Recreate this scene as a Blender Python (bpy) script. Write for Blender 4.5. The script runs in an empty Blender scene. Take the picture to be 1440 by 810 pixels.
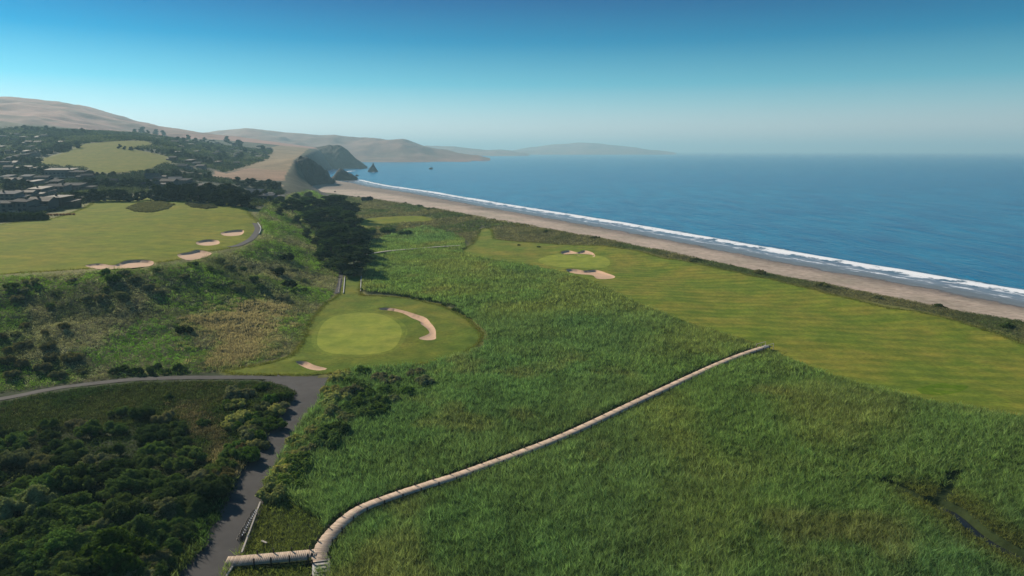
import bpy, math, random
import numpy as np
from mathutils import Vector, Matrix
from mathutils.geometry import delaunay_2d_cdt

S = bpy.context.scene
COL = S.collection
R = math.radians
random.seed(7)
rng = np.random.default_rng(11)

# ------------------------------------------------------------------ camera, light, exposure
PITCH = R(11.37)
CAMH = 52.0
SEA = -3.0
FPX = 960.0
cd = bpy.data.cameras.new('camera'); cam = bpy.data.objects.new('camera', cd); COL.objects.link(cam)
cd.sensor_width = 36; cd.lens = 24; cd.clip_start = 1; cd.clip_end = 90000
cam.location = (0, 0, CAMH); cam.rotation_euler = (R(90) - PITCH, 0, 0)
S.camera = cam
SKYGAIN = 2.45
SUN_AZ, SUN_EL = R(-47), R(26)          # left of the view direction
w = bpy.data.worlds.new('World'); S.world = w; w.use_nodes = True
nt = w.node_tree; nt.nodes.clear()
sky = nt.nodes.new('ShaderNodeTexSky'); sky.sky_type = 'NISHITA'; sky.sun_disc = False
sky.sun_elevation = SUN_EL; sky.sun_rotation = SUN_AZ
sky.altitude = 50; sky.air_density = 1.0; sky.dust_density = 1.0; sky.ozone_density = 1.0
bg = nt.nodes.new('ShaderNodeBackground'); bg.inputs['Strength'].default_value = 0.12
wo = nt.nodes.new('ShaderNodeOutputWorld')
# the clear upper sky is deep teal, the air near the horizon pale and grey
tc = nt.nodes.new('ShaderNodeTexCoord'); sx = nt.nodes.new('ShaderNodeSeparateXYZ'); nt.links.new(tc.outputs['Generated'], sx.inputs[0])
bw = nt.nodes.new('ShaderNodeRGBToBW'); nt.links.new(sky.outputs[0], bw.inputs[0])
cr = nt.nodes.new('ShaderNodeValToRGB'); e = cr.color_ramp.elements
for i, (p_, c_) in enumerate([(0.0, (.70, .72, .70)), (.03, (.60, .70, .70)), (.06, (.34, .61, .675)), (.09, (.13, .49, .63)), (.146, (.001, .265, .50)), (.20, (.0, .135, .37)), (.45, (.06, .22, .50)), (1.0, (.10, .26, .55))]):
    if i >= len(e): e.new(p_)
    e[i].position = p_; e[i].color = (*c_, 1)
nt.links.new(sx.outputs['Z'], cr.inputs[0])
# the sky texture gives how the glow falls off from the sun round the sky
pw = nt.nodes.new('ShaderNodeMath'); pw.operation = 'POWER'; pw.inputs[1].default_value = .5; nt.links.new(bw.outputs[0], pw.inputs[0])
sc_ = nt.nodes.new('ShaderNodeMath'); sc_.operation = 'MULTIPLY'; sc_.inputs[1].default_value = SKYGAIN; nt.links.new(pw.outputs[0], sc_.inputs[0])
mm = nt.nodes.new('ShaderNodeVectorMath'); mm.operation = 'SCALE'
nt.links.new(cr.outputs[0], mm.inputs[0]); nt.links.new(sc_.outputs[0], mm.inputs['Scale']); nt.links.new(mm.outputs[0], bg.inputs['Color'])
nt.links.new(bg.outputs[0], wo.inputs['Surface'])
sd = bpy.data.lights.new('sun', 'SUN'); so = bpy.data.objects.new('sun', sd); COL.objects.link(so)
sd.energy = 4.6; sd.angle = R(0.5); sd.color = (1.0, 0.88, 0.70)
sunvec = Vector((math.sin(SUN_AZ) * math.cos(SUN_EL), math.cos(SUN_AZ) * math.cos(SUN_EL), math.sin(SUN_EL)))
so.rotation_euler = sunvec.to_track_quat('Z', 'Y').to_euler()
so.location = (-100, 100, 300)
vs = S.view_settings; vs.view_transform = 'Standard'; vs.look = 'None'; vs.exposure = 0.5; vs.gamma = 1.0; vs.use_curve_mapping = False
cy = S.cycles
cy.max_bounces = 5; cy.diffuse_bounces = 2; cy.glossy_bounces = 2; cy.transmission_bounces = 3; cy.transparent_max_bounces = 8; cy.volume_bounces = 0
cy.use_denoising = True; cy.caustics_reflective = False; cy.caustics_refractive = False

# ------------------------------------------------------------------ small maths
def fbm(x, y, scale, octaves=4, seed=0, gain=0.5):
    x = np.asarray(x, float) / scale; y = np.asarray(y, float) / scale
    out = np.zeros(np.broadcast(x, y).shape); a = 1.0; tot = 0
    for o in range(octaves):
        xi = np.floor(x).astype(np.int64); yi = np.floor(y).astype(np.int64)
        fx = x - xi; fy = y - yi; fx = fx * fx * (3 - 2 * fx); fy = fy * fy * (3 - 2 * fy)
        def h(i, j):
            n = (i * 374761393 + j * 668265263 + (seed + o * 17) * 982451653) & 0x7fffffff
            n = ((n ^ (n >> 13)) * 1274126177) & 0x7fffffff
            return ((n ^ (n >> 16)) & 0xffff) / 65535.0
        v = (h(xi, yi) * (1 - fx) + h(xi + 1, yi) * fx) * (1 - fy) + (h(xi, yi + 1) * (1 - fx) + h(xi + 1, yi + 1) * fx) * fy
        out += a * v; tot += a; a *= gain; x = x * 2.03 + 5.7; y = y * 2.03 + 1.3
    return out / tot

def smooth(a, b, x):
    t = np.clip((np.asarray(x, float) - a) / (b - a), 0, 1)
    return t * t * (3 - 2 * t)

def raydir(u, v):
    a = (u - 720) / FPX; b = (405 - v) / FPX
    c, s = math.cos(PITCH), math.sin(PITCH)
    return np.array([a, c + b * s, b * c - s])

def at(u, v, z=0.0):
    d = raydir(u, v); t = (z - CAMH) / d[2]
    return d[0] * t, d[1] * t

def atY(u, v, Y):
    d = raydir(u, v); t = Y / d[1]
    return d[0] * t, Y, CAMH + d[2] * t

def inpoly(x, y, poly):
    x = np.asarray(x, float); y = np.asarray(y, float)
    ins = np.zeros(x.shape, bool); n = len(poly)
    for i in range(n):
        x0, y0 = poly[i]; x1, y1 = poly[(i + 1) % n]
        if y0 == y1: continue
        c = (y0 > y) != (y1 > y)
        ins ^= c & (x < (x1 - x0) * (y - y0) / (y1 - y0) + x0)
    return ins

def pdist(x, y, pts, closed=False):
    x = np.asarray(x, float); y = np.asarray(y, float)
    best = np.full(x.shape, 1e18)
    n = len(pts)
    for i in range(n if closed else n - 1):
        x0, y0 = pts[i]; x1, y1 = pts[(i + 1) % n]
        dx, dy = x1 - x0, y1 - y0; L = dx * dx + dy * dy + 1e-9
        t = np.clip(((x - x0) * dx + (y - y0) * dy) / L, 0, 1)
        d = (x - x0 - t * dx) ** 2 + (y - y0 - t * dy) ** 2
        np.minimum(best, d, out=best)
    return np.sqrt(best)

def catmull(pts, step, closed=False):
    P = [np.array(p, float) for p in pts]; out = []
    n = len(P); m = n if closed else n - 1
    for i in range(m):
        if closed: p0, p1, p2, p3 = P[i - 1], P[i], P[(i + 1) % n], P[(i + 2) % n]
        else: p0, p1, p2, p3 = P[max(i - 1, 0)], P[i], P[i + 1], P[min(i + 2, n - 1)]
        k = max(1, int(np.linalg.norm(p2 - p1) / step))
        for j in range(k):
            t = j / k
            out.append(0.5 * (2 * p1 + (p2 - p0) * t + (2 * p0 - 5 * p1 + 4 * p2 - p3) * t * t + (3 * p1 - p0 - 3 * p2 + p3) * t ** 3))
    if not closed: out.append(P[-1])
    return [tuple(p) for p in out]

# ------------------------------------------------------------------ the lie of the land
K = CAMH / 70.0
# upland control points (pixel row and forward distance, or pixel and height)
ctrl = []
def cz(u, v, z): x, y = at(u, v, z); ctrl.append((x, y, z))
def cY(u, v, Y): ctrl.append(atY(u, v, Y * K))
for u, v, z in [(-150, 400, 15), (0, 386, 15), (120, 378, 15), (215, 369, 15), (290, 356, 14.2), (348, 342, 13.5), (372, 322, 13.5), (150, 340, 15), (40, 350, 15.2), (300, 318, 15)]:
    cz(u, v, z)
for u, v, Y in [(200, 280, 640), (350, 292, 560), (280, 283, 610), (100, 300, 520), (0, 318, 445), (-150, 318, 450), (-150, 280, 680), (0, 285, 640), (60, 265, 780), (0, 262, 820),
                (160, 262, 780), (250, 268, 740), (100, 246, 950), (200, 244, 950), (0, 240, 1000), (-150, 240, 1000), (150, 222, 1200), (230, 230, 1120), (60, 222, 1250), (150, 200, 1500), (60, 200, 1600), (-150, 200, 1600),
                (220, 200, 1650), (0, 182, 2100), (100, 184, 2150), (200, 190, 2200), (-200, 180, 2100),
                (0, 145, 4000), (60, 149, 4000), (110, 152, 4000), (150, 163, 4000), (200, 174, 4000), (262, 188, 4000), (-200, 150, 4000), (-200, 165, 7000), (100, 200, 9000), (262, 205, 9000), (450, 216, 9000), (50, 170, 2900), (150, 182, 3000),
                (330, 264, 900), (400, 266, 950), (350, 245, 1150), (398, 233, 1400), (412, 226, 1480), (350, 225, 1700), (300, 240, 1200), (420, 218, 2100), (300, 205, 2200), (400, 203, 3200), (340, 195, 3600), (450, 208, 3700)]:
    cY(u, v, Y)
ctrl = np.array(ctrl)
def pol(x, y): return np.stack([np.arctan2(x, y) * 3.2, np.log(np.hypot(x, y) + 1)], -1)
def tk(d2): return 0.5 * d2 * np.log(d2 + 1e-12)
_p = pol(ctrl[:, 0], ctrl[:, 1]); _n = len(_p)
_A = np.zeros((_n + 3, _n + 3)); _d = ((_p[:, None] - _p[None]) ** 2).sum(-1)
_A[:_n, :_n] = tk(_d) + np.eye(_n) * 0.0008; _A[:_n, _n] = 1; _A[:_n, _n + 1:] = _p; _A[_n, :_n] = 1; _A[_n + 1:, :_n] = _p.T
_w = np.linalg.solve(_A, np.concatenate([ctrl[:, 2], [0, 0, 0]]))
def upland(x, y):
    q = pol(x, y); sh = q.shape[:-1]; q = q.reshape(-1, 2); out = np.empty(len(q))
    for i in range(0, len(q), 60000):
        b = q[i:i + 60000]
        d = ((b[:, None] - _p[None]) ** 2).sum(-1)
        out[i:i + 60000] = tk(d) @ _w[:_n] + _w[_n] + b @ _w[_n + 1:]
    return out.reshape(sh)

foot_px = [(-320, 600, 0), (0, 552, 0), (110, 540, 0), (200, 529, 0), (330, 521, 0), (395, 505, 0), (423, 482, 0), (440, 448, 0), (472, 412, 0), (482, 390, 0), (486, 365, 0), (484, 340, 0), (479, 318, 0), (478, 300, 0), (478, 284, 0), (452, 270, 0), (436, 261, -2), (452, 246, -3), (476, 237, -3), (500, 231.5, -3), (512, 226, -3), (520, 221, -3)]
FOOT = [at(*p) for p in foot_px]
top_px = [(-320, 408, 15), (0, 388, 15), (120, 380, 15), (215, 372, 15), (292, 358, 14.2), (346, 345, 13.5), (374, 324, 13.5)]
TOP = [at(*p) for p in top_px] + [atY(u, v, Y * K)[:2] for u, v, Y in [(362, 300, 530), (380, 287, 620), (400, 270, 900), (405, 255, 1130), (414, 227, 1480), (428, 216, 2100), (452, 209, 3500), (470, 212, 6000)]]
LEFT = [(-6000, 9000), (-6000, 100)]
FOOTP = FOOT + LEFT; TOPP = TOP + LEFT
shore_px = [(1900, 500), (1650, 452), (1440, 413), (1300, 389), (1150, 364), (1000, 337), (850, 311.5), (700, 287), (610, 271.5), (540, 261), (507, 254), (485, 251.5)]
SHORE = catmull([at(u, v, SEA) for u, v in shore_px], 34)
dune_px = [(1900, 548), (1650, 492), (1440, 453), (1330, 435), (1180, 404), (1000, 368.5), (850, 337.5), (700, 311), (600, 292), (510, 278), (450, 269)]
DUNE = catmull([at(u, v, 0.8) for u, v in dune_px], 34)
SHOREP = SHORE + [(-2600, 4000), (-6000, 9000), (-6000, 0), (400, -100)]
DUNEP = DUNE + [(-900, 2500), (-6000, 9000), (-6000, 0), (400, -100)]

def base_height(x, y):
    x = np.asarray(x, float); y = np.asarray(y, float)
    ds = pdist(x, y, SHORE); dd = pdist(x, y, DUNE); inS = inpoly(x, y, SHOREP); inD = inpoly(x, y, DUNEP)
    t = ds / (ds + dd + 1e-6)
    beach = SEA - 0.15 + 3.2 * t ** 1.25
    seabed = SEA - 0.15 - np.minimum(ds * 0.05, 9)
    bump = smooth(0, 5, dd) * (1 - smooth(14, 40, dd)) * (1.3 + 1.3 * fbm(x, y, 18, 3, 5))
    low = 0.05 + bump * smooth(-3000, 0, -y) + 0.35 * (fbm(x, y, 30, 3, 9) - .5) + 1.0 * (fbm(x, y, 17, 3, 12) - .5)
    L = np.where(inD, low, np.where(inS, beach, seabed))
    dF = pdist(x, y, FOOT); dT = pdist(x, y, TOP); inF = inpoly(x, y, FOOTP); inT = inpoly(x, y, TOPP)
    m = np.where(inT, 1.0, np.where(inF, dF / (dF + dT + 1e-6), 0.0))
    sl = m * (1 - m) * 4
    m = m * m * (3 - 2 * m) * .6 + m * .4
    H = L * (1 - m) + upland(x, y) * m
    H = H + np.where(inF & ~inT, sl * (3.6 * (fbm(x, y, 26, 4, 3) - .5) + 1.6 * (fbm(x, y, 7, 3, 4) - .5)), 0)
    r = np.hypot(x, y)
    H = H + np.where(inT, smooth(30, 700, dT) * smooth(1600, 2600, r) * (50 * (fbm(x, y, 520, 5, 21) - .55) + 46 * (.30 - np.abs(2 * fbm(x, y, 330, 4, 23) - 1))), 0)
    return H

_t = np.exp(np.linspace(math.log(60), math.log(5000), 420))
def hit(u, v):
    d = raydir(u, v); d = d / np.hypot(d[0], d[1])
    x, y, z = d[0] * _t, d[1] * _t, CAMH + d[2] * _t
    below = z < base_height(x, y)
    i = int(np.argmax(below)) if below.any() else len(_t) - 1
    a, b = (_t[i - 1], _t[i]) if i else (_t[0], _t[0])
    for _ in range(9):
        m = (a + b) / 2
        if CAMH + d[2] * m < float(base_height(np.array([d[0] * m]), np.array([d[1] * m]))[0]): b = m
        else: a = m
    return d[0] * b, d[1] * b
def hits(px): return [hit(u, v) for u, v in px]

# ------------------------------------------------------------------ course polygons (read off the photograph, laid on the land)
P_FAIR = catmull(hits([(650, 351), (664, 343), (672, 331), (676, 323), (690, 322), (694, 332), (700, 337), (760, 342), (850, 346), (905, 355), (960, 367), (1100, 397), (1235, 430), (1330, 447), (1390, 466), (1440, 484), (1620, 545), (1640, 640),
                       (1440, 590), (1300, 566), (1200, 541), (1110, 508), (1080, 492), (1000, 466), (900, 430), (850, 406), (800, 386), (735, 372), (690, 366), (655, 358)]), 2.5, True)
P_GREEN_R = catmull(hits([(757, 366), (775, 359), (810, 356.5), (848, 361), (858, 370), (845, 376.5), (800, 376), (768, 372)]), 1.5, True)
P_NEAR = catmull(hits([(482, 390), (508, 390), (507, 413), (530, 416), (575, 420), (625, 432), (655, 448), (673, 465), (677, 476), (662, 491), (630, 504), (590, 513), (530, 517), (492, 520), (462, 526),
                       (440, 527), (330, 526), (318, 522), (360, 514), (403, 503), (424, 483), (432, 460), (442, 445), (458, 427), (476, 414)]), 2.0, True)
P_GREEN = catmull(hits([(446, 477), (453, 457), (468, 446), (500, 440), (535, 442), (557, 453), (565, 466), (558, 485), (540, 495), (505, 499), (468, 497), (450, 490)]), 1.2, True)
P_UP = catmull(hits([(-140, 330), (0, 316), (75, 307), (118, 293), (142, 281), (200, 278), (262, 280), (312, 285), (340, 292), (354, 304), (364, 318), (345, 341), (292, 355), (215, 371), (120, 378), (60, 382), (0, 386), (-140, 400)]), 3, True)
P_FAR = catmull(hits([(64, 231), (62, 224), (78, 219), (100, 212), (118, 203), (150, 200), (205, 199), (206, 206), (180, 209), (205, 214), (232, 220), (240, 226), (222, 232), (200, 240), (160, 243), (130, 241), (124, 236), (100, 234)]), 8, True)
P_FARGREEN = catmull(hits([(505, 313), (515, 308), (545, 305), (585, 304), (608, 308), (600, 312), (560, 314), (532, 319), (512, 321), (506, 318)]), 4, True)
bunker_px = {
    'right_back': [(789, 354.5), (800, 352.5), (812, 355), (822, 352.5), (834, 356), (836, 361), (822, 361.5), (805, 358), (792, 357.5)],
    'right_front': [(797, 379), (810, 379), (822, 381), (838, 380), (852, 384), (865, 389), (858, 392), (840, 392), (832, 387), (812, 385.5), (800, 383)],
    'crescent': [(534, 434), (548, 433.5), (562, 436), (580, 441), (598, 447), (606, 455), (612, 463), (613, 472), (612, 477), (600, 478.5), (589, 476), (598, 472), (604, 468), (600, 462), (592, 456), (590, 452), (578, 447), (566, 441), (550, 437.5), (536, 436.5)],
    'small': [(416, 509), (430, 509), (442, 514), (460, 518.5), (450, 521), (436, 519.5), (424, 515)],
    'up_long': [(120, 374), (138, 371), (160, 373), (178, 367), (200, 366), (215, 368), (214, 373), (196, 376), (165, 378), (140, 378.5)],
    'up_mid': [(250, 358), (266, 355), (278, 352), (294, 355), (297, 358), (284, 363), (266, 366), (254, 363)],
    'up_small': [(276, 341), (290, 337.5), (306, 338.5), (308, 343), (294, 345.5), (280, 344.5)],
    'up_far': [(311, 327.5), (326, 324.5), (342, 324), (340, 330), (326, 332), (314, 331)],
}
BUNK = {k: catmull(hits(p), 0.9, True) for k, p in bunker_px.items()}
PATH_MAIN = catmull([at(*p, 0) for p in [(232, 870), (279, 815), (309, 777), (343, 706), (359, 668), (399, 603), (434, 555), (446, 531)]], 2)
PATH_L = catmull([at(*p, 0) for p in [(-200, 606), (-60, 574), (60, 550), (120, 541), (200, 534), (280, 531), (350, 530.5), (410, 531), (446, 531)]], 2)
PATH_T = catmull([at(*p, 0) for p in [(380, 531), (418, 538), (432, 556), (428, 575)]], 2)
PATH_U = catmull(hits([(322, 347.5), (336, 345), (352, 337), (360, 328), (362, 321), (358, 314)]), 2)
PATH_C = catmull([at(*p, 0) for p in [(474, 414), (478, 400), (479.5, 388), (480, 372)]], 2)
BOARD_Z = 0.85
BW = catmull([at(*p, BOARD_Z) for p in [(449, 790), (452, 772), (462, 755), (485, 731), (512, 713), (560, 695), (606, 680), (660, 662.5), (790, 614), (904, 561), (1018, 508.5), (1082, 485.5)]], 0.6)
SP = catmull([at(*p, BOARD_Z) for p in [(318, 788), (360, 785), (400, 781.5), (447, 777)]], 0.6)
FB = catmull([at(*p, 0.9) for p in [(512, 359), (545, 354), (585, 350.5), (615, 348), (648, 346)]], 1.5)
DITCH = catmull([at(*p, 0) for p in [(1316, 704), (1340, 714), (1362, 733), (1388, 752), (1440, 779), (1560, 830)]], 1.5)

def height(x, y):
    x = np.asarray(x, float); y = np.asarray(y, float)
    H = base_height(x, y)
    for k, p in BUNK.items():
        a = np.array(p); x0, y0 = a.min(0) - 8; x1, y1 = a.max(0) + 8
        sel = (x > x0) & (x < x1) & (y > y0) & (y < y1)
        if not sel.any(): continue
        xs, ys = x[sel], y[sel]
        d = pdist(xs, ys, p, True); ins = inpoly(xs, ys, p); sgn = np.where(ins, d, -d)
        far = smooth(0.0, 1.0, (ys - y0 - 8) / max(y1 - y0 - 16, 1))
        dep = -(0.18 + 0.50 * far) * smooth(-0.05, .6, sgn) + 0.28 * far * smooth(-5, -0.3, sgn) * (1 - smooth(-.2, .2, sgn))
        H[sel] += dep
    a = np.array(DITCH)
    sel = (x > a[:, 0].min() - 6) & (x < a[:, 0].max() + 6) & (y > a[:, 1].min() - 6) & (y < a[:, 1].max() + 6)
    if sel.any():
        H[sel] -= 1.0 * (1 - smooth(0.5, 1.8, pdist(x[sel], y[sel], DITCH)))
    return H
def h1(x, y): return float(height(np.array([x]), np.array([y]))[0])

# ------------------------------------------------------------------ object helpers
def link(o, parent=None):
    COL.objects.link(o)
    if parent is not None: o.parent = parent
    return o
def np_mesh(name, V, F, mat=None, attrs=None, smoothf=False, mats=None, midx=None):
    me = bpy.data.meshes.new(name)
    V = np.ascontiguousarray(V, np.float32); F = np.ascontiguousarray(F, np.int32)
    k = F.shape[1]
    me.vertices.add(len(V)); me.vertices.foreach_set('co', V.ravel())
    me.loops.add(F.size); me.loops.foreach_set('vertex_index', F.ravel())
    me.polygons.add(len(F)); me.polygons.foreach_set('loop_start', np.arange(0, F.size, k, dtype=np.int32))
    try: me.polygons.foreach_set('loop_total', np.full(len(F), k, np.int32))
    except Exception: pass
    if smoothf: me.polygons.foreach_set('use_smooth', np.ones(len(F), bool))
    if attrs:
        for n, a in attrs.items():
            a = np.asarray(a, np.float32)
            if a.ndim == 1:
                at_ = me.attributes.new(n, 'FLOAT', 'POINT'); at_.data.foreach_set('value', a)
            else:
                if a.shape[1] == 3: a = np.concatenate([a, np.ones((len(a), 1), np.float32)], 1)
                at_ = me.attributes.new(n, 'FLOAT_COLOR', 'POINT'); at_.data.foreach_set('color', np.ascontiguousarray(a).ravel())
    if mat: me.materials.append(mat)
    me.update(calc_edges=True); me.validate()
    return me
def obj(name, me, parent=None): return link(bpy.data.objects.new(name, me), parent)
def tag(o, label, cat, group=None):
    o['label'] = label; o['category'] = cat
    if group: o['group'] = group
    return o
def struct(o, kind='structure'): o['kind'] = kind; return o
def empty(name, loc=(0, 0, 0), rz=0):
    o = bpy.data.objects.new(name, None); o.location = loc; o.rotation_euler = (0, 0, rz); o.empty_display_size = .5
    return link(o)
def copy_tree(o, parent=None):
    c = o.copy(); COL.objects.link(c)
    if parent is not None: c.parent = parent
    for ch in list(o.children): copy_tree(ch, c)
    return c

class MB:
    """collects boxes, bars, tubes and prisms into one mesh"""
    def __init__(s): s.v = []; s.f = []
    def quadbox(s, c):
        b = len(s.v); s.v += [tuple(p) for p in c]
        s.f += [tuple(b + i for i in q) for q in ((3, 2, 1, 0), (4, 5, 6, 7), (0, 1, 5, 4), (1, 2, 6, 5), (2, 3, 7, 6), (3, 0, 4, 7))]
    def box(s, x0, x1, y0, y1, z0, z1):
        s.quadbox([(x0, y0, z0), (x1, y0, z0), (x1, y1, z0), (x0, y1, z0), (x0, y0, z1), (x1, y0, z1), (x1, y1, z1), (x0, y1, z1)])
    def bar(s, a, b, w, h):
        a = Vector(a); b = Vector(b); d = (b - a).normalized()
        up = Vector((0, 0, 1)) if abs(d.z) < .95 else Vector((0, 1, 0))
        r = d.cross(up).normalized(); u = r.cross(d)
        c = []
        for p in (a, b):
            c += [p - r * w / 2 - u * h / 2, p + r * w / 2 - u * h / 2, p + r * w / 2 + u * h / 2, p - r * w / 2 + u * h / 2]
        s.quadbox(c)
    def tube(s, pts, rad, n=7, cap=True):
        pts = [Vector(p) for p in pts]; rads = rad if hasattr(rad, '__len__') else [rad] * len(pts); b0 = len(s.v)
        for i, p in enumerate(pts):
            d = (pts[min(i + 1, len(pts) - 1)] - pts[max(i - 1, 0)]).normalized()
            up = Vector((0, 0, 1)) if abs(d.z) < .9 else Vector((1, 0, 0))
            r = d.cross(up).normalized(); u = r.cross(d)
            for k in range(n):
                a = 2 * math.pi * k / n
                s.v.append(tuple(p + (r * math.cos(a) + u * math.sin(a)) * rads[i]))
        for i in range(len(pts) - 1):
            for k in range(n):
                s.f.append((b0 + i * n + k, b0 + i * n + (k + 1) % n, b0 + (i + 1) * n + (k + 1) % n, b0 + (i + 1) * n + k))
        if cap:
            s.f.append(tuple(b0 + k for k in range(n))); s.f.append(tuple(b0 + (len(pts) - 1) * n + k for k in range(n - 1, -1, -1)))
    def face(s, pts):
        b = len(s.v); s.v += [tuple(p) for p in pts]; s.f.append(tuple(range(b, b + len(pts))))
    def mesh(s, name, mat):
        me = bpy.data.meshes.new(name); me.from_pydata(s.v, [], s.f); me.materials.append(mat); me.update(); return me
    def build(s, name, mat, parent=None): return obj(name, s.mesh(name, mat), parent)

# ------------------------------------------------------------------ materials
def mat_new(name):
    m = bpy.data.materials.new(name); m.use_nodes = True; t = m.node_tree; t.nodes.clear()
    out = t.nodes.new('ShaderNodeOutputMaterial')
    return m, t, out
def N(t, typ, **kw):
    n = t.nodes.new(typ)
    for k, v in kw.items(): setattr(n, k, v)
    return n
def noise(t, scale, detail=4, rough=.55, vec=None, mapscale=None):
    n = N(t, 'ShaderNodeTexNoise'); n.inputs['Scale'].default_value = scale; n.inputs['Detail'].default_value = detail; n.inputs['Roughness'].default_value = rough
    if vec is None:
        g = N(t, 'ShaderNodeNewGeometry'); vec = g.outputs['Position']
    if mapscale:
        mp = N(t, 'ShaderNodeMapping'); mp.inputs['Scale'].default_value = mapscale[:3]
        if len(mapscale) > 3: mp.inputs['Rotation'].default_value = (0, 0, mapscale[3])
        t.links.new(vec, mp.inputs['Vector']); vec = mp.outputs[0]
    t.links.new(vec, n.inputs['Vector'])
    return n
def ramp(t, fac, stops):
    r = N(t, 'ShaderNodeValToRGB'); e = r.color_ramp.elements
    while len(e) < len(stops): e.new(.5)
    for i, (p, c) in enumerate(stops):
        e[i].position = p; e[i].color = (*c, 1) if len(c) == 3 else c
    t.links.new(fac, r.inputs['Fac']); return r
def mixc(t, fac, a, b, mode='MIX'):
    m = N(t, 'ShaderNodeMix', data_type='RGBA', blend_type=mode)
    for s_, v in ((m.inputs[0], fac), (m.inputs[6], a), (m.inputs[7], b)):
        if hasattr(v, 'links') or hasattr(v, 'is_linked'): t.links.new(v, s_)
        elif isinstance(v, (int, float)): s_.default_value = v
        else: s_.default_value = (*v, 1)
    return m.outputs[2]
def math_(t, op, a, b=None, clamp=False):
    m = N(t, 'ShaderNodeMath', operation=op); m.use_clamp = clamp
    for s_, v in ((m.inputs[0], a), (m.inputs[1], b)):
        if v is None: continue
        if isinstance(v, (int, float)): s_.default_value = v
        else: t.links.new(v, s_)
    return m.outputs[0]
def bsdf(t, out, color, rough=.9, spec=.2, bump=None, bstr=.3, bdist=1.0):
    p = N(t, 'ShaderNodeBsdfPrincipled'); p.inputs['Roughness'].default_value = rough; p.inputs['Specular IOR Level'].default_value = spec
    if isinstance(color, tuple): p.inputs['Base Color'].default_value = (*color, 1)
    else: t.links.new(color, p.inputs['Base Color'])
    if bump is not None:
        b = N(t, 'ShaderNodeBump'); b.inputs['Strength'].default_value = bstr; b.inputs['Distance'].default_value = bdist
        t.links.new(bump, b.inputs['Height']); t.links.new(b.outputs[0], p.inputs['Normal'])
    t.links.new(p.outputs[0], out.inputs['Surface']); return p
def simple(name, col, rough=.8, var=.25, scale=2.0, spec=.3, bstr=0.0):
    m, t, out = mat_new(name); n = noise(t, scale, 5)
    c = mixc(t, n.outputs['Fac'], tuple(x * (1 - var) for x in col), tuple(min(1, x * (1 + var)) for x in col))
    bsdf(t, out, c, rough, spec, n.outputs['Fac'] if bstr else None, bstr, .1); return m

def mat_terrain():
    m, t, out = mat_new('terrain')
    a = N(t, 'ShaderNodeAttribute', attribute_name='col')
    n1 = noise(t, .35, 6, .65); n2 = noise(t, .03, 4)
    f = ramp(t, n1.outputs['Fac'], [(.25, (.62, .62, .62)), (.75, (1.35, 1.35, 1.35))])
    g = ramp(t, n2.outputs['Fac'], [(.3, (.8, .84, .8)), (.7, (1.18, 1.14, 1.15))])
    c = mixc(t, 1.0, a.outputs['Color'], f.outputs[0], 'MULTIPLY'); c = mixc(t, 1.0, c, g.outputs[0], 'MULTIPLY')
    bsdf(t, out, c, .95, .1, n1.outputs['Fac'], .5, .6); return m

def mat_lawn(name, base, dry, stripes=None, fine=1.0, dryamt=.5):
    m, t, out = mat_new(name)
    n1 = noise(t, .045, 5, .6); n2 = noise(t, .9, 5, .7); n3 = noise(t, .16, 4, .6, None, (1, 1, 1))
    f = math_(t, 'MULTIPLY', ramp(t, n1.outputs['Fac'], [(.42, (0, 0, 0)), (.68, (1, 1, 1))]).outputs[0], dryamt)
    c = mixc(t, f, base, dry)
    c = mixc(t, 1.0, c, ramp(t, n3.outputs['Fac'], [(.3, (.66, .76, .7)), (.7, (1.22, 1.16, 1.1))]).outputs[0], 'MULTIPLY')
    c = mixc(t, 1.0, c, ramp(t, n2.outputs['Fac'], [(.3, (1 - .25 * fine,) * 3), (.7, (1 + .25 * fine,) * 3)]).outputs[0], 'MULTIPLY')
    if stripes:
        g = N(t, 'ShaderNodeNewGeometry'); mp = N(t, 'ShaderNodeMapping'); mp.inputs['Rotation'].default_value = (0, 0, stripes[1])
        t.links.new(g.outputs['Position'], mp.inputs['Vector'])
        wv = N(t, 'ShaderNodeTexWave', wave_type='BANDS', bands_direction='Y'); wv.inputs['Scale'].default_value = stripes[0]; wv.inputs['Distortion'].default_value = .9
        wv.inputs['Detail'].default_value = 3; wv.inputs['Detail Scale'].default_value = .4
        t.links.new(mp.outputs[0], wv.inputs['Vector'])
        s_ = stripes[2]
        c = mixc(t, 1.0, c, ramp(t, wv.outputs['Fac'], [(.25, (1 - s_, 1 - s_ * .6, 1 - s_ * .6)), (.75, (1 + s_, 1 + s_ * .7, 1 + s_ * .5))]).outputs[0], 'MULTIPLY')
    bsdf(t, out, c, 1.0, .05, n2.outputs['Fac'], .35, .15); return m

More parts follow.
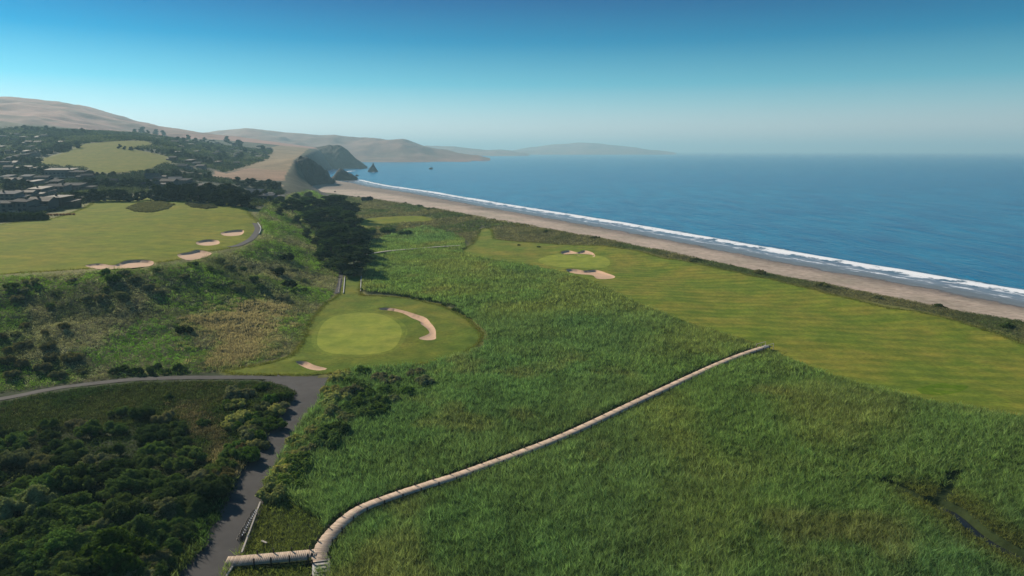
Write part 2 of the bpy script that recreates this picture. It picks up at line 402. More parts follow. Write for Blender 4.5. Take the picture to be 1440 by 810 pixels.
def mat_leaf(name, use_attr=False, transl=.36, var=.35):
    """foliage: own colour per object (or per clump), varied leaf by leaf"""
    m, t, out = mat_new(name)
    if use_attr:
        a = N(t, 'ShaderNodeAttribute', attribute_name='col'); c = a.outputs['Color']
    else:
        oi = N(t, 'ShaderNodeObjectInfo'); c = oi.outputs['Color']
        lv = N(t, 'ShaderNodeAttribute', attribute_name='lv')
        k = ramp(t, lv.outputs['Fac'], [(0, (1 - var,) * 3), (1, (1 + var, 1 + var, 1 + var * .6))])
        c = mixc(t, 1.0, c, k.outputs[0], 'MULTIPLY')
    d = N(t, 'ShaderNodeBsdfDiffuse'); tr = N(t, 'ShaderNodeBsdfTranslucent')
    t.links.new(c, d.inputs[0])
    warm = mixc(t, 1.0, c, (1.15, 1.2, .75), 'MULTIPLY'); t.links.new(warm, tr.inputs[0])
    mx = N(t, 'ShaderNodeMixShader'); mx.inputs[0].default_value = transl
    t.links.new(d.outputs[0], mx.inputs[1]); t.links.new(tr.outputs[0], mx.inputs[2]); t.links.new(mx.outputs[0], out.inputs['Surface'])
    return m

M = {}
M['terrain'] = mat_terrain()
M['fairway'] = mat_lawn('fairway_grass', (.140, .182, .024), (.258, .208, .040), (.06, R(9), .11), 1.0, .75)
M['lawn'] = mat_lawn('lawn_grass', (.112, .158, .020), (.220, .190, .031), None, 1.0, .7)
M['upper'] = mat_lawn('upper_grass', (.158, .186, .012), (.230, .198, .022), (.045, R(20), .05), .8, .7)
M['far_lawn'] = mat_lawn('far_grass', (.15, .155, .016), (.21, .17, .032), None, .6, .6)
M['green'] = mat_lawn('green_grass', (.245, .280, .042), (.300, .285, .054), None, .35, .5)
M['sand'] = simple('bunker_sand', (.58, .38, .245), .95, .14, 1.2, .1, .3)
M['asphalt'] = simple('asphalt', (.060, .056, .053), .9, .35, .45, .2, .15)
M['concrete'] = simple('concrete', (.42, .41, .39), .8, .15, 1.5)
M['leaf'] = mat_leaf('foliage'); M['stuff'] = mat_leaf('undergrowth', True, .42)
M['bark'] = simple('bark', (.075, .06, .05), .95, .3, 3.0)
M['rock'] = simple('rock', (.095, .085, .078), .95, .4, .25, .2, .6)
M['hill'] = None
M['timber'] = simple('grey_timber', (.34, .28, .23), .85, .25, 3.0)
M['timber_pale'] = simple('pale_timber', (.40, .35, .29), .8, .2, 3.0)
M['timber_dark'] = simple('dark_timber', (.045, .035, .03), .9, .3, 3.0)
M['metal'] = simple('dark_metal', (.03, .032, .036), .45, .2, 5.0, .5)
M['light_metal'] = simple('pale_metal', (.55, .56, .58), .4, .1, 5.0, .5)
M['rubber'] = simple('rubber', (.02, .02, .02), .8, .2, 5.0)
M['glass'] = simple('window_glass', (.03, .04, .05), .12, .1, 1.0, .6)

def mat_planks(name, a, b):
    m, t, out = mat_new(name)
    at_ = N(t, 'ShaderNodeAttribute', attribute_name='lv'); n = noise(t, .25, 3); n2 = noise(t, 6, 4)
    f = math_(t, 'ADD', math_(t, 'MULTIPLY', at_.outputs['Fac'], .6), math_(t, 'MULTIPLY', n.outputs['Fac'], .6))
    c = mixc(t, f, a, b); c = mixc(t, 1.0, c, ramp(t, n2.outputs['Fac'], [(.3, (.8, .8, .8)), (.7, (1.15, 1.15, 1.15))]).outputs[0], 'MULTIPLY')
    bsdf(t, out, c, .85, .2); return m
M['planks'] = mat_planks('weathered_planks', (.30, .225, .165), (.52, .40, .30))
M['planks_grey'] = mat_planks('grey_planks', (.20, .20, .20), (.34, .33, .32))

# ------------------------------------------------------------------ terrain sheet
def srgb(*c): return np.array([((x / 255) / 12.92 if x / 255 < .04045 else ((x / 255 + .055) / 1.055) ** 2.4) for x in c])
AZ = np.linspace(R(-62), R(62), 860); RR = np.exp(np.linspace(math.log(32), math.log(7800), 780))
rr, aa = np.meshgrid(RR, AZ, indexing='ij')
gx, gy = rr * np.sin(aa), rr * np.cos(aa)
gz = height(gx, gy)
inD = inpoly(gx, gy, DUNEP); inF = inpoly(gx, gy, FOOTP); inT = inpoly(gx, gy, TOPP); inS = inpoly(gx, gy, SHOREP)
dsh = pdist(gx, gy, SHORE); ddu = pdist(gx, gy, DUNE)
C = np.empty(gx.shape + (3,))
n1 = fbm(gx, gy, 40, 4, 31)[..., None]; n2 = fbm(gx, gy, 9, 4, 33)[..., None]; n3 = fbm(gx, gy, 160, 4, 35)[..., None]
marsh = np.array([.030, .045, .014]); scrub_g = np.array([.060, .075, .028]); scrub_y = np.array([.105, .095, .045]); dry = np.array([.235, .165, .085])
C[:] = marsh
dn = scrub_g * (1 - n1) + scrub_y * n1
C = np.where(((ddu < 75) & inD & ~inF)[..., None], dn, C)
slope = scrub_g * (1 - smooth(.35, .6, n1)) + scrub_y * smooth(.35, .6, n1)
C = np.where((inF & ~inT)[..., None], slope, C)
vil = np.array([.035, .045, .026]) * (1 - smooth(.5, .7, n3)) + np.array([.09, .080, .05]) * smooth(.5, .7, n3)
C = np.where((inT & (rr < 2600))[..., None], vil, C)
field_px = [(318, 244), (350, 236), (395, 236), (408, 240), (404, 254), (385, 254), (330, 252), (300, 250), (302, 240)]
PF = hits(field_px)
C = np.where(inpoly(gx, gy, PF)[..., None], np.array([.30, .185, .115]) * (.75 + .5 * n1), C)
PF2 = hits([(300, 232), (380, 208), (400, 203), (452, 207), (420, 220), (409, 238), (404, 262), (396, 264), (404, 240), (350, 236), (320, 242)])
C = np.where(inpoly(gx, gy, PF2)[..., None], np.array([.24, .175, .10]) * (.7 + .6 * n1), C)
hill = np.array([.38, .205, .165]) * (1 - smooth(.45, .7, n3)) + np.array([.22, .14, .115]) * smooth(.45, .7, n3)
C = np.where((inT & (rr > 2300))[..., None], C * (1 - smooth(1500, 2300, rr))[..., None] + hill * smooth(1500, 2300, rr)[..., None], C)
# steep faces of the sea cliffs are bare rock
cl = (inF & ~inT & (rr > 690))
C = np.where(cl[..., None], np.array([.075, .066, .058]) * (.6 + .8 * n2), C)
sandd = np.array([.46, .36, .28]); sandw = np.array([.25, .20, .165])
tb = (dsh / (dsh + ddu + 1e-6))[..., None]
wet = smooth(.42, .62, tb + .12 * (n1 - .5))
beach = sandw * (1 - wet) + sandd * wet * (.88 + .24 * n1)
C = np.where((inS & ~inD & ~inF)[..., None], beach, C)
C = np.where((~inS & ~inF)[..., None], sandw, C)
PCL = hits([(396, 266), (402, 246), (410, 232), (418, 232), (432, 252), (440, 263), (430, 276), (412, 274)])
C = np.where(inpoly(gx, gy, PCL)[..., None], np.array([.055, .060, .036]) * (.5 + n2), C)
rough = np.array([.125, .145, .030]) * (1 - n2) + np.array([.21, .18, .06]) * n2
for p_, w_ in ((P_UP, 14), (P_NEAR, 2.5), (P_FAIR, 4), (P_FAR, 10), (P_FARGREEN, 4)):
    a = np.array(p_); sel = (gx > a[:, 0].min() - 20) & (gx < a[:, 0].max() + 20) & (gy > a[:, 1].min() - 20) & (gy < a[:, 1].max() + 20)
    k = np.maximum(1 - smooth(w_ * .5, w_, pdist(gx[sel], gy[sel], p_, True)), inpoly(gx[sel], gy[sel], p_))[:, None]; C[sel] = C[sel] * (1 - k) + rough[sel] * k
# pressed down a little under the laid sheets
def near_sink(poly, amt, edge):
    a = np.array(poly); x0, y0 = a.min(0); x1, y1 = a.max(0)
    sel = (gx > x0) & (gx < x1) & (gy > y0) & (gy < y1); xs, ys = gx[sel], gy[sel]
    gz[sel] -= np.where(inpoly(xs, ys, poly), amt * smooth(0, edge, pdist(xs, ys, poly, True)), 0)
for p in (P_FAIR, P_NEAR, P_UP): near_sink(p, .5, 4)
near_sink(P_FAR, 1.2, 10); near_sink(P_FARGREEN, .8, 5)
for p in BUNK.values(): near_sink(p, .5, 1)
for pl, hw in ((PATH_MAIN, 2.4), (PATH_L, 1.25), (PATH_T, 2.7), (PATH_U, 1.3), (PATH_C, .9)):
    a = np.array(pl); sel = (gx > a[:, 0].min() - 4) & (gx < a[:, 0].max() + 4) & (gy > a[:, 1].min() - 4) & (gy < a[:, 1].max() + 4)
    gz[sel] -= .22 * (1 - smooth(hw - .7, hw + .1, pdist(gx[sel], gy[sel], pl)))
nr, na = gx.shape
idx = np.arange(nr * na).reshape(nr, na)
F = np.stack([idx[:-1, :-1], idx[:-1, 1:], idx[1:, 1:], idx[1:, :-1]], -1).reshape(-1, 4)[:, ::-1]
V = np.stack([gx, gy, gz], -1).reshape(-1, 3)
struct(obj('ground', np_mesh('ground', V, F, M['terrain'], {'col': C.reshape(-1, 3)}, True)))

# ------------------------------------------------------------------ laid sheets: fairways, greens, bunkers, paths
def sheet(name, outer, holes, spacing, mat, lift, fine=()):
    pts = [tuple(p) for p in outer]; edges = [(i, (i + 1) % len(outer)) for i in range(len(outer))]
    for h in holes:
        b = len(pts); pts += [tuple(p) for p in h]; edges += [(b + i, b + (i + 1) % len(h)) for i in range(len(h))]
    a = np.array(outer); x0, y0 = a.min(0); x1, y1 = a.max(0)
    g = np.stack(np.meshgrid(np.arange(x0, x1, spacing), np.arange(y0, y1, spacing)), -1).reshape(-1, 2)
    g = g + rng.uniform(-.25, .25, g.shape) * spacing
    allg = [(g, spacing)]
    for h in fine:
        q = np.array(h); f0 = q.min(0) - 6; f1 = q.max(0) + 6
        s2 = .8
        k = np.stack(np.meshgrid(np.arange(f0[0], f1[0], s2), np.arange(f0[1], f1[1], s2)), -1).reshape(-1, 2) + .123
        allg.append((k, s2))
    for k, s2 in allg:
        ok = inpoly(k[:, 0], k[:, 1], outer) & (pdist(k[:, 0], k[:, 1], outer, True) > s2 * .45)
        for h in holes: ok &= ~(inpoly(k[:, 0], k[:, 1], h) | (pdist(k[:, 0], k[:, 1], h, True) < s2 * .45))
        pts += [tuple(p) for p in k[ok]]
    v, e, f, *_ = delaunay_2d_cdt([Vector(p) for p in pts], edges, [], 0, 1e-4)
    v = np.array([(p.x, p.y) for p in v]); f = np.array([t for t in f if len(t) == 3])
    c = v[f].mean(1); ok = inpoly(c[:, 0], c[:, 1], outer)
    for h in holes: ok &= ~inpoly(c[:, 0], c[:, 1], h)
    f = f[ok]
    V = np.column_stack([v, height(v[:, 0], v[:, 1]) + lift])
    return struct(obj(name, np_mesh(name, V, f, mat, None, True)))
def ribbon(name, pl, width, mat, lift, cross=6):
    p = np.array(pl); d = np.gradient(p, axis=0); d /= np.linalg.norm(d, axis=1)[:, None]; nrm = np.stack([-d[:, 1], d[:, 0]], 1)
    wv = width if hasattr(width, '__len__') else np.full(len(p), width)
    s = np.linspace(-.5, .5, cross)
    xy = p[:, None] + nrm[:, None] * (s[None, :, None] * np.asarray(wv)[:, None, None])
    z = height(xy[..., 0], xy[..., 1]) + lift
    V = np.dstack([xy, z]).reshape(-1, 3); n = len(p); ix = np.arange(n * cross).reshape(n, cross)
    Fq = np.stack([ix[:-1, :-1], ix[1:, :-1], ix[1:, 1:], ix[:-1, 1:]], -1).reshape(-1, 4)
    return struct(obj(name, np_mesh(name, V, Fq, mat, None, True)))
B = BUNK
sheet('fairway', P_FAIR, [B['right_back'], B['right_front'], P_GREEN_R], 3.0, M['fairway'], .03, [B['right_back'], B['right_front']])
sheet('putting_green', P_GREEN_R, [], 2.0, M['green'], .04)
sheet('fairway', P_NEAR, [B['crescent'], B['small'], P_GREEN], 1.8, M['lawn'], .03, [B['crescent'], B['small']])
sheet('putting_green', P_GREEN, [], 1.6, M['green'], .04)
for gp_ in (P_GREEN, P_GREEN_R):
    c_ = np.array(gp_).mean(0); o_ = np.array(gp_); r_ = np.linalg.norm(o_ - c_, axis=1)[:, None]
    sheet('green_collar', [tuple(q) for q in c_ + (o_ - c_) * (1 + 1.7 / r_)], [gp_], 1.5, mat_lawn('collar_grass', (.150, .195, .026), (.225, .215, .036), None, .8, .6), .036)
sheet('fairway', P_UP, [B[k] for k in B if k.startswith('up')], 4.0, M['upper'], .05, [B[k] for k in B if k.startswith('up')])
sheet('fairway', P_FAR, [], 14, M['far_lawn'], .25)
sheet('fairway', P_FARGREEN, [], 5, M['upper'], .15)
P_DAMP = catmull(hits([(1288, 548), (1310, 541), (1340, 539), (1362, 543), (1350, 551), (1320, 556), (1296, 554)]), 2, True)
sheet('lush_patch', P_DAMP, [], 2.5, mat_lawn('lush_grass', (.095, .155, .010), (.13, .165, .013), None, 1.0, .6), .045)
for k in B: sheet('sand_bunker', B[k], [], .9, M['sand'], .03)
n_ = len(PATH_MAIN)
ribbon('path', PATH_MAIN, np.linspace(6.6, 4.8, n_), M['asphalt'], .05)
ribbon('path', PATH_L, [2.5] * len(PATH_L), M['asphalt'], .042)
ribbon('path', PATH_T, [5.5] * len(PATH_T), M['asphalt'], .046)
ribbon('path', PATH_U, [2.6] * len(PATH_U), M['asphalt'], .12)
ribbon('path', PATH_C, [1.8] * len(PATH_C), M['asphalt'], .05)

# ------------------------------------------------------------------ sea, surf
def mat_sea():
    m, t, out = mat_new('sea_water')
    n1 = noise(t, .22, 6, .6, None, (1.0, .38, 1, R(24))); n2 = noise(t, .045, 4, .6, None, (1.0, .30, 1, R(24))); n3 = noise(t, .0016, 5, .6, None, (.35, 1, 1))
    h = math_(t, 'ADD', n1.outputs['Fac'], math_(t, 'MULTIPLY', n2.outputs['Fac'], 2.2))
    c = mixc(t, ramp(t, n3.outputs['Fac'], [(.35, (0, 0, 0)), (.65, (1, 1, 1))]).outputs[0], (.001, .165, .300), (.003, .215, .350))
    c = mixc(t, ramp(t, n2.outputs['Fac'], [(.35, (0, 0, 0)), (.7, (1, 1, 1))]).outputs[0], c, (.001, .095, .225))
    p = bsdf(t, out, c, .22, .35, h, .9, 1.4); return m
M['sea'] = mat_sea()
mb = MB(); mb.face([(-45000, -400, SEA), (45000, -400, SEA), (45000, 60000, SEA), (-45000, 60000, SEA)])
struct(mb.build('sea', M['sea']))

def mat_surf():
    m, t, out = mat_new('surf_foam')
    c_ = N(t, 'ShaderNodeAttribute', attribute_name='cc').outputs['Fac']       # metres from the break, + up the beach
    uu = N(t, 'ShaderNodeAttribute', attribute_name='uu').outputs['Fac']
    cmb = N(t, 'ShaderNodeCombineXYZ'); t.links.new(uu, cmb.inputs[0]); t.links.new(c_, cmb.inputs[1])
    nA = noise(t, .05, 5, .65, cmb.outputs[0], (1, .6, 1)); nB = noise(t, .22, 6, .7, cmb.outputs[0], (.5, 1.6, 1))
    cw = math_(t, 'ADD', c_, math_(t, 'MULTIPLY', math_(t, 'SUBTRACT', nA.outputs['Fac'], .5), 24))
    mr = N(t, 'ShaderNodeMapRange'); mr.inputs[1].default_value = -14; mr.inputs[2].default_value = 34; t.links.new(cw, mr.inputs[0])
    prof = ramp(t, mr.outputs[0], [(0.0, (0, 0, 0)), (.12, (.1, .1, .1)), (.19, (.85, .85, .85)), (.30, (.75, .75, .75)), (.36, (.36, .36, .36)), (.50, (.28, .28, .28)), (.55, (.52, .52, .52)), (.60, (.28, .28, .28)), (.74, (.16, .16, .16)), (1.0, (0, 0, 0))])
    thr = math_(t, 'ADD', prof.outputs[0], math_(t, 'MULTIPLY', math_(t, 'SUBTRACT', nB.outputs['Fac'], .5), 2.1))
    foam = ramp(t, thr, [(.42, (0, 0, 0)), (.62, (1, 1, 1))])
    wat = N(t, 'ShaderNodeBsdfPrincipled'); wat.inputs['Roughness'].default_value = .3; wat.inputs['Specular IOR Level'].default_value = .35
    wc = ramp(t, mr.outputs[0], [(0.0, (.012, .10, .17)), (.3, (.03, .12, .17)), (.45, (.17, .20, .24)), (.62, (.19, .19, .20)), (.75, (.16, .135, .115)), (1, (.215, .175, .145))]); t.links.new(wc.outputs[0], wat.inputs['Base Color'])
    fo = N(t, 'ShaderNodeBsdfDiffuse'); fo.inputs[0].default_value = (.82, .83, .84, 1)
    mx = N(t, 'ShaderNodeMixShader'); t.links.new(foam.outputs[0], mx.inputs[0]); t.links.new(wat.outputs[0], mx.inputs[1]); t.links.new(fo.outputs[0], mx.inputs[2])
    # thins out to nothing at both edges
    al = ramp(t, mr.outputs[0], [(0.06, (0, 0, 0)), (.2, (1, 1, 1)), (.88, (1, 1, 1)), (.97, (0, 0, 0))])
    tr = N(t, 'ShaderNodeBsdfTransparent'); m2 = N(t, 'ShaderNodeMixShader'); t.links.new(al.outputs[0], m2.inputs[0]); t.links.new(tr.outputs[0], m2.inputs[1]); t.links.new(mx.outputs[0], m2.inputs[2])
    t.links.new(m2.outputs[0], out.inputs['Surface']); return m
M['surf'] = mat_surf()
p = np.array(catmull(SHORE, 3)); d = np.gradient(p, axis=0); d /= np.linalg.norm(d, axis=1)[:, None]
for _ in range(6): d[1:-1] = (d[:-2] + d[1:-1] + d[2:]) / 3
d /= np.linalg.norm(d, axis=1)[:, None]
nrm = np.stack([-d[:, 1], d[:, 0]], 1)                       # towards the land
mid = len(p) // 2
if not inpoly(np.array([p[mid, 0] + nrm[mid, 0] * 20]), np.array([p[mid, 1] + nrm[mid, 1] * 20]), SHOREP)[0]: nrm = -nrm
cs = np.linspace(-16, 36, 40)
xy = p[:, None] + nrm[:, None] * cs[None, :, None]
uu = np.concatenate([[0], np.cumsum(np.linalg.norm(np.diff(p, axis=0), axis=1))])
wob = 3 * (fbm(uu, uu * 0, 60, 3, 41) - .5)
zz = np.maximum(height(xy[..., 0], xy[..., 1]), SEA) + .07 + (1.1 * np.exp(-((cs[None] - wob[:, None] + 3) / 3.0) ** 2)) * (.35 + .9 * fbm(uu, uu * 0, 35, 3, 44)[:, None])
n, cr = len(p), len(cs); ix = np.arange(n * cr).reshape(n, cr)
Fq = np.stack([ix[:-1, :-1], ix[1:, :-1], ix[1:, 1:], ix[:-1, 1:]], -1).reshape(-1, 4)
struct(obj('surf', np_mesh('surf', np.dstack([xy, zz]).reshape(-1, 3), Fq, M['surf'], {'cc': np.broadcast_to(cs, (n, cr)).ravel(), 'uu': np.repeat(uu, cr)}, True)), 'stuff')

# ------------------------------------------------------------------ far hills and sea cliffs (heightfields of their own)
def mat_hill(name, a, b, sc, bs=.5):
    m, t, out = mat_new(name); n = noise(t, sc, 6, .6); n2 = noise(t, sc * 6, 4, .6)
    c = mixc(t, ramp(t, n.outputs['Fac'], [(.35, (0, 0, 0)), (.65, (1, 1, 1))]).outputs[0], a, b)
    c = mixc(t, 1.0, c, ramp(t, n2.outputs['Fac'], [(.3, (.75, .75, .75)), (.7, (1.2, 1.2, 1.2))]).outputs[0], 'MULTIPLY')
    bsdf(t, out, c, .95, .1, n2.outputs['Fac'], bs, 4); return m
M['hills'] = mat_hill('dry_hills', (.34, .20, .155), (.17, .12, .095), .0022, .9)
M['cliff'] = mat_hill('cliff_rock', (.034, .031, .030), (.062, .055, .045), .02, .9)
def ridge(name, prof, Y, depth, mat, rough, seed, floor=SEA - 4, sharp=1.5, nx=160, ny=60, yskew=0.0):
    us = np.array([q[0] for q in prof], float); vs_ = np.array([q[1] for q in prof], float)
    ug = np.linspace(us[0], us[-1], nx); vg = np.interp(ug, us, vs_)
    tt = np.linspace(-1, 1, ny); V = []
    for i in range(nx):
        yy = Y + yskew * (i / nx - .5)
        x, _, z = atY(ug[i], vg[i], yy)
        for s in tt:
            px = x * (1 + s * depth / Y); py = yy + s * depth
            k = (1 - abs(s) ** sharp)
            e_ = 1.0 if name == 'headland_rock' else min(1.0, (nx - 1 - i) / (nx * .22)) ** .6
            V.append((px, py, floor + (z - floor) * k * e_))
    V = np.array(V)
    nz = fbm(V[:, 0], V[:, 1], depth * .6, 5, seed) - .5
    k = np.tile(1 - np.abs(tt), nx)
    nz = nz + .5 * (fbm(V[:, 0], V[:, 1], depth * .13, 4, seed + 9) - .5)
    V[:, 2] += nz * rough * np.tile((np.abs(tt) * (1 - np.abs(tt)) * 4), nx)
    V[:, 0] += (fbm(V[:, 0], V[:, 1], depth * .4, 3, seed + 3) - .5) * rough * .8 * np.tile(np.abs(tt), nx)
    ix = np.arange(nx * ny).reshape(nx, ny)
    Fq = np.stack([ix[:-1, :-1], ix[1:, :-1], ix[1:, 1:], ix[:-1, 1:]], -1).reshape(-1, 4)
    return struct(obj(name, np_mesh(name, V, Fq, mat, None, True)))
ridge('hills', [(150, 195), (230, 192), (280, 187), (310, 184), (345, 180.5), (365, 182), (400, 187), (450, 190.5), (470, 190), (500, 195), (540, 199), (552, 198.5), (567, 197), (580, 200), (600, 204), (625, 208), (650, 212), (672, 215.5), (690, 218.5)], 4900, 1500, M['hills'], 130, 61)
ridge('hills', [(560, 214), (600, 205), (640, 206), (680, 211), (720, 212), (745, 214.5)], 9000, 1500, M['hills'], 90, 64)
ridge('hills', [(700, 215), (740, 208), (770, 204), (800, 202.5), (814, 201), (850, 203), (880, 206), (905, 208.5), (925, 211), (950, 215)], 12000, 2000, M['hills'], 140, 67)
ridge('cliff', [(398, 252), (406, 240), (412, 230), (419, 225), (426, 223), (433, 223.5), (439, 227), (445, 233), (450, 236.5), (456, 242), (461, 243.5), (466, 248), (471, 252)], 1150, 55, M['cliff'], 36, 71, SEA - 2, 2.4, yskew=120)
ridge('cliff', [(428, 211), (440, 208), (452, 205.5), (462, 204), (472, 205), (480, 208), (488, 213), (496, 219), (504, 223.5), (510, 226), (516, 230)], 2350, 210, M['cliff'], 45, 73, SEA - 2, 2.2)

# ------------------------------------------------------------------ vegetation builders
def leaf_cloud(lobes, n, size, seed, core=.78, flat=.0, droop=0.3):
    """n leaf clumps over the shells of several lobes (x,y,z,rx,ry,rz) plus their leafy cores"""
    g = np.random.default_rng(seed); L = np.array(lobes, float)
    area = (L[:, 3] * L[:, 5]); pick = g.choice(len(L), n, p=area / area.sum())
    d = g.normal(size=(n, 3)); d[:, 2] = np.where(d[:, 2] < -.35, -d[:, 2], d[:, 2]); d /= np.linalg.norm(d, axis=1)[:, None]
    rad = g.uniform(.72, 1.05, n) ** .7
    lump = 1 + .22 * np.sin(d[:, 0] * 5 + pick * 1.7) * np.cos(d[:, 1] * 4.3 + pick) + .12 * np.sin(d[:, 2] * 9 + d[:, 0] * 7)
    c = L[pick, :3] + d * L[pick, 3:] * (rad * lump)[:, None]
    nn = d + g.normal(size=(n, 3)) * .45; nn /= np.linalg.norm(nn, axis=1)[:, None]
    a = np.cross(nn, g.normal(size=(n, 3))); a /= np.linalg.norm(a, axis=1)[:, None]; b = np.cross(nn, a)
    s = size * g.uniform(.6, 1.3, n)[:, None]
    q = np.stack([c - a * s, c - b * s * .6, c + a * s, c + b * s * .6], 1)
    V = q.reshape(-1, 3); Fq = np.arange(n * 4).reshape(n, 4)
    lv = np.repeat(np.clip(g.uniform(0, 1, n) * .8 + .2 * (g.uniform(0, 1, len(L))[pick]), 0, 1), 4)
    # cores
    nu, nv = 10, 6
    th = np.linspace(0, 2 * math.pi, nu, endpoint=False); ph = np.linspace(-1.2, 1.5, nv)
    CV, CF, o = [], [], len(V)
    for l in L:
        for j in range(nv):
            for i in range(nu):
                k = core * (1 + .15 * math.sin(3 * th[i] + l[0]) * math.cos(2 * ph[j]))
                CV.append((l[0] + l[3] * k * math.cos(th[i]) * math.cos(ph[j]), l[1] + l[4] * k * math.sin(th[i]) * math.cos(ph[j]), l[2] + l[5] * k * math.sin(ph[j])))
        for j in range(nv - 1):
            for i in range(nu): CF.append((o + j * nu + i, o + j * nu + (i + 1) % nu, o + (j + 1) * nu + (i + 1) % nu, o + (j + 1) * nu + i))
        o += nu * nv
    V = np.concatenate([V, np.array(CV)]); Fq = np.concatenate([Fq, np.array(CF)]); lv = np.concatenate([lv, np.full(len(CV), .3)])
    V[:, 2] = np.maximum(V[:, 2], -.15)
    return V, Fq, lv
def rnd_lobes(k, spread, r0, r1, zs, seed, squash=.75):
    g = random.Random(seed); L = []
    for i in range(k):
        a = g.uniform(0, 6.283); q = spread * math.sqrt(g.uniform(0.05, 1)); r = g.uniform(r0, r1)
        L.append((q * math.cos(a), q * math.sin(a), r * squash * .7 + zs * (1 - q / max(spread, .01) * .6) * g.uniform(.5, 1), r, r, r * squash))
    return L
def shrub_mesh(name, seed, k, spread, r0, r1, zs, n, size, squash=.75):
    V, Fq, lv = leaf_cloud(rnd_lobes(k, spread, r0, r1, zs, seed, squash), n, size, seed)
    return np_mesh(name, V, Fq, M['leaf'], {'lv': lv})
SHRUB_BIG = [shrub_mesh('shrub', 100 + i, 16, 1.55, .34, .66, 1.25, 8000, .07, .9) for i in range(5)]      # about 2 m radius, fine leaves
SHRUB_MID = [shrub_mesh('shrub', 120 + i, 9, .8, .26, .5, .65, 1700, .085, .9) for i in range(5)]       # about 1.2 m radius
SHRUB_LOW = [shrub_mesh('shrub', 140 + i, 5, .8, .4, .6, .2, 420, .15) for i in range(4)]

def place(name, me, x, y, s, color, label, cat, group, z=None, sz=None, sink=.1):
    o = obj(name, me); o.location = (x, y, (h1(x, y) if z is None else z) - sink * s); o.rotation_euler = (0, 0, random.uniform(0, 6.28))
    o.scale = (s * random.uniform(.85, 1.15), s * random.uniform(.85, 1.15), (sz or s) * random.uniform(.85, 1.15)); o.color = (*color, 1)
    return tag(o, label, cat, group)
def vary(c, a=.2):
    k = random.uniform(1 - a, 1 + a); return tuple(max(.004, x * k * random.uniform(1 - a * .4, 1 + a * .4)) for x in c)
def sample_px(poly, n, mind=0, seed=0):
    g = random.Random(seed); xs = [q[0] for q in poly]; ys = [q[1] for q in poly]; out = []; tries = 0
    while len(out) < n and tries < n * 80:
        tries += 1
        u, v = g.uniform(min(xs), max(xs)), g.uniform(min(ys), max(ys))
        if not inpoly(np.array([u]), np.array([v]), poly)[0]: continue
        if any((u - a) ** 2 + ((v - b) * 1.5) ** 2 < mind * mind for a, b in out): continue
        out.append((u, v))
    return out

# undergrowth that nobody could count: one mesh per kind
def blades(name, X, Y, Z, Hh, spread, kb, wid, col, lean=.35, b0=.12, cv=(.6, 1.45)):
    n = len(X); g = rng
    bx = np.repeat(X, kb) + g.normal(0, 1, n * kb) * np.repeat(spread, kb); by = np.repeat(Y, kb) + g.normal(0, 1, n * kb) * np.repeat(spread, kb)
    bz = np.repeat(Z, kb); hh = np.repeat(Hh, kb) * g.uniform(.6, 1.15, n * kb); ww = np.repeat(wid, kb) * g.uniform(.6, 1.4, n * kb)
    a = g.uniform(0, math.pi, n * kb); lx = g.normal(0, lean, n * kb) * hh; ly = g.normal(0, lean, n * kb) * hh
    ca, sa = np.cos(a) * ww, np.sin(a) * ww
    V = np.stack([np.stack([bx - ca, by - sa, bz + hh * b0], 1), np.stack([bx + ca, by + sa, bz + hh * b0], 1), np.stack([bx + lx + ca * .3, by + ly + sa * .3, bz + hh], 1)], 1).reshape(-1, 3)
    cc = np.repeat(col, kb, 0) * g.uniform(*cv, n * kb)[:, None]
    return struct(obj(name, np_mesh(name, V, np.arange(n * kb * 3).reshape(-1, 3), M['stuff'], {'col': np.repeat(cc, 3, 0)})), 'stuff')
def clumps(name, X, Y, Z, rad, kb, leaf, col, squash=.8):
    n = len(X); g = rng; T_ = n * kb
    d = g.normal(size=(T_, 3)); d[:, 2] = np.abs(d[:, 2]); d /= np.linalg.norm(d, axis=1)[:, None]
    rr_ = np.repeat(rad, kb) * g.uniform(.75, 1.05, T_)
    c = np.stack([np.repeat(X, kb), np.repeat(Y, kb), np.repeat(Z, kb)], 1) + d * rr_[:, None] * np.array([1, 1, squash])
    nn = d + g.normal(size=(T_, 3)) * .42; nn /= np.linalg.norm(nn, axis=1)[:, None]
    a = np.cross(nn, g.normal(size=(T_, 3))); a /= np.linalg.norm(a, axis=1)[:, None]; b = np.cross(nn, a)
    s = (np.repeat(leaf, kb) * g.uniform(.6, 1.4, T_))[:, None]
    V = np.stack([c - a * s, c - b * s * .6, c + a * s, c + b * s * .6], 1).reshape(-1, 3)
    cc = np.repeat(col, kb, 0) * g.uniform(.6, 1.4, T_)[:, None]
    return struct(obj(name, np_mesh(name, V, np.arange(T_ * 4).reshape(-1, 4), M['stuff'], {'col': np.repeat(cc, 4, 0)})), 'stuff')
def jgrid(x0, x1, y0, y1, s):
    g = np.stack(np.meshgrid(np.arange(x0, x1, s), np.arange(y0, y1, s)), -1).reshape(-1, 2)
    return g + rng.uniform(-.5, .5, g.shape) * s
def inframe(x, y, z=1.0, mar=130):
    c, s = math.cos(PITCH), math.sin(PITCH); dz = z - CAMH
    dep = y * c - dz * s; up = y * s + dz * c
    u = 720 + FPX * x / dep; v = 405 - FPX * up / dep
    return (u > -mar) & (u < 1440 + mar) & (v < 810 + mar)

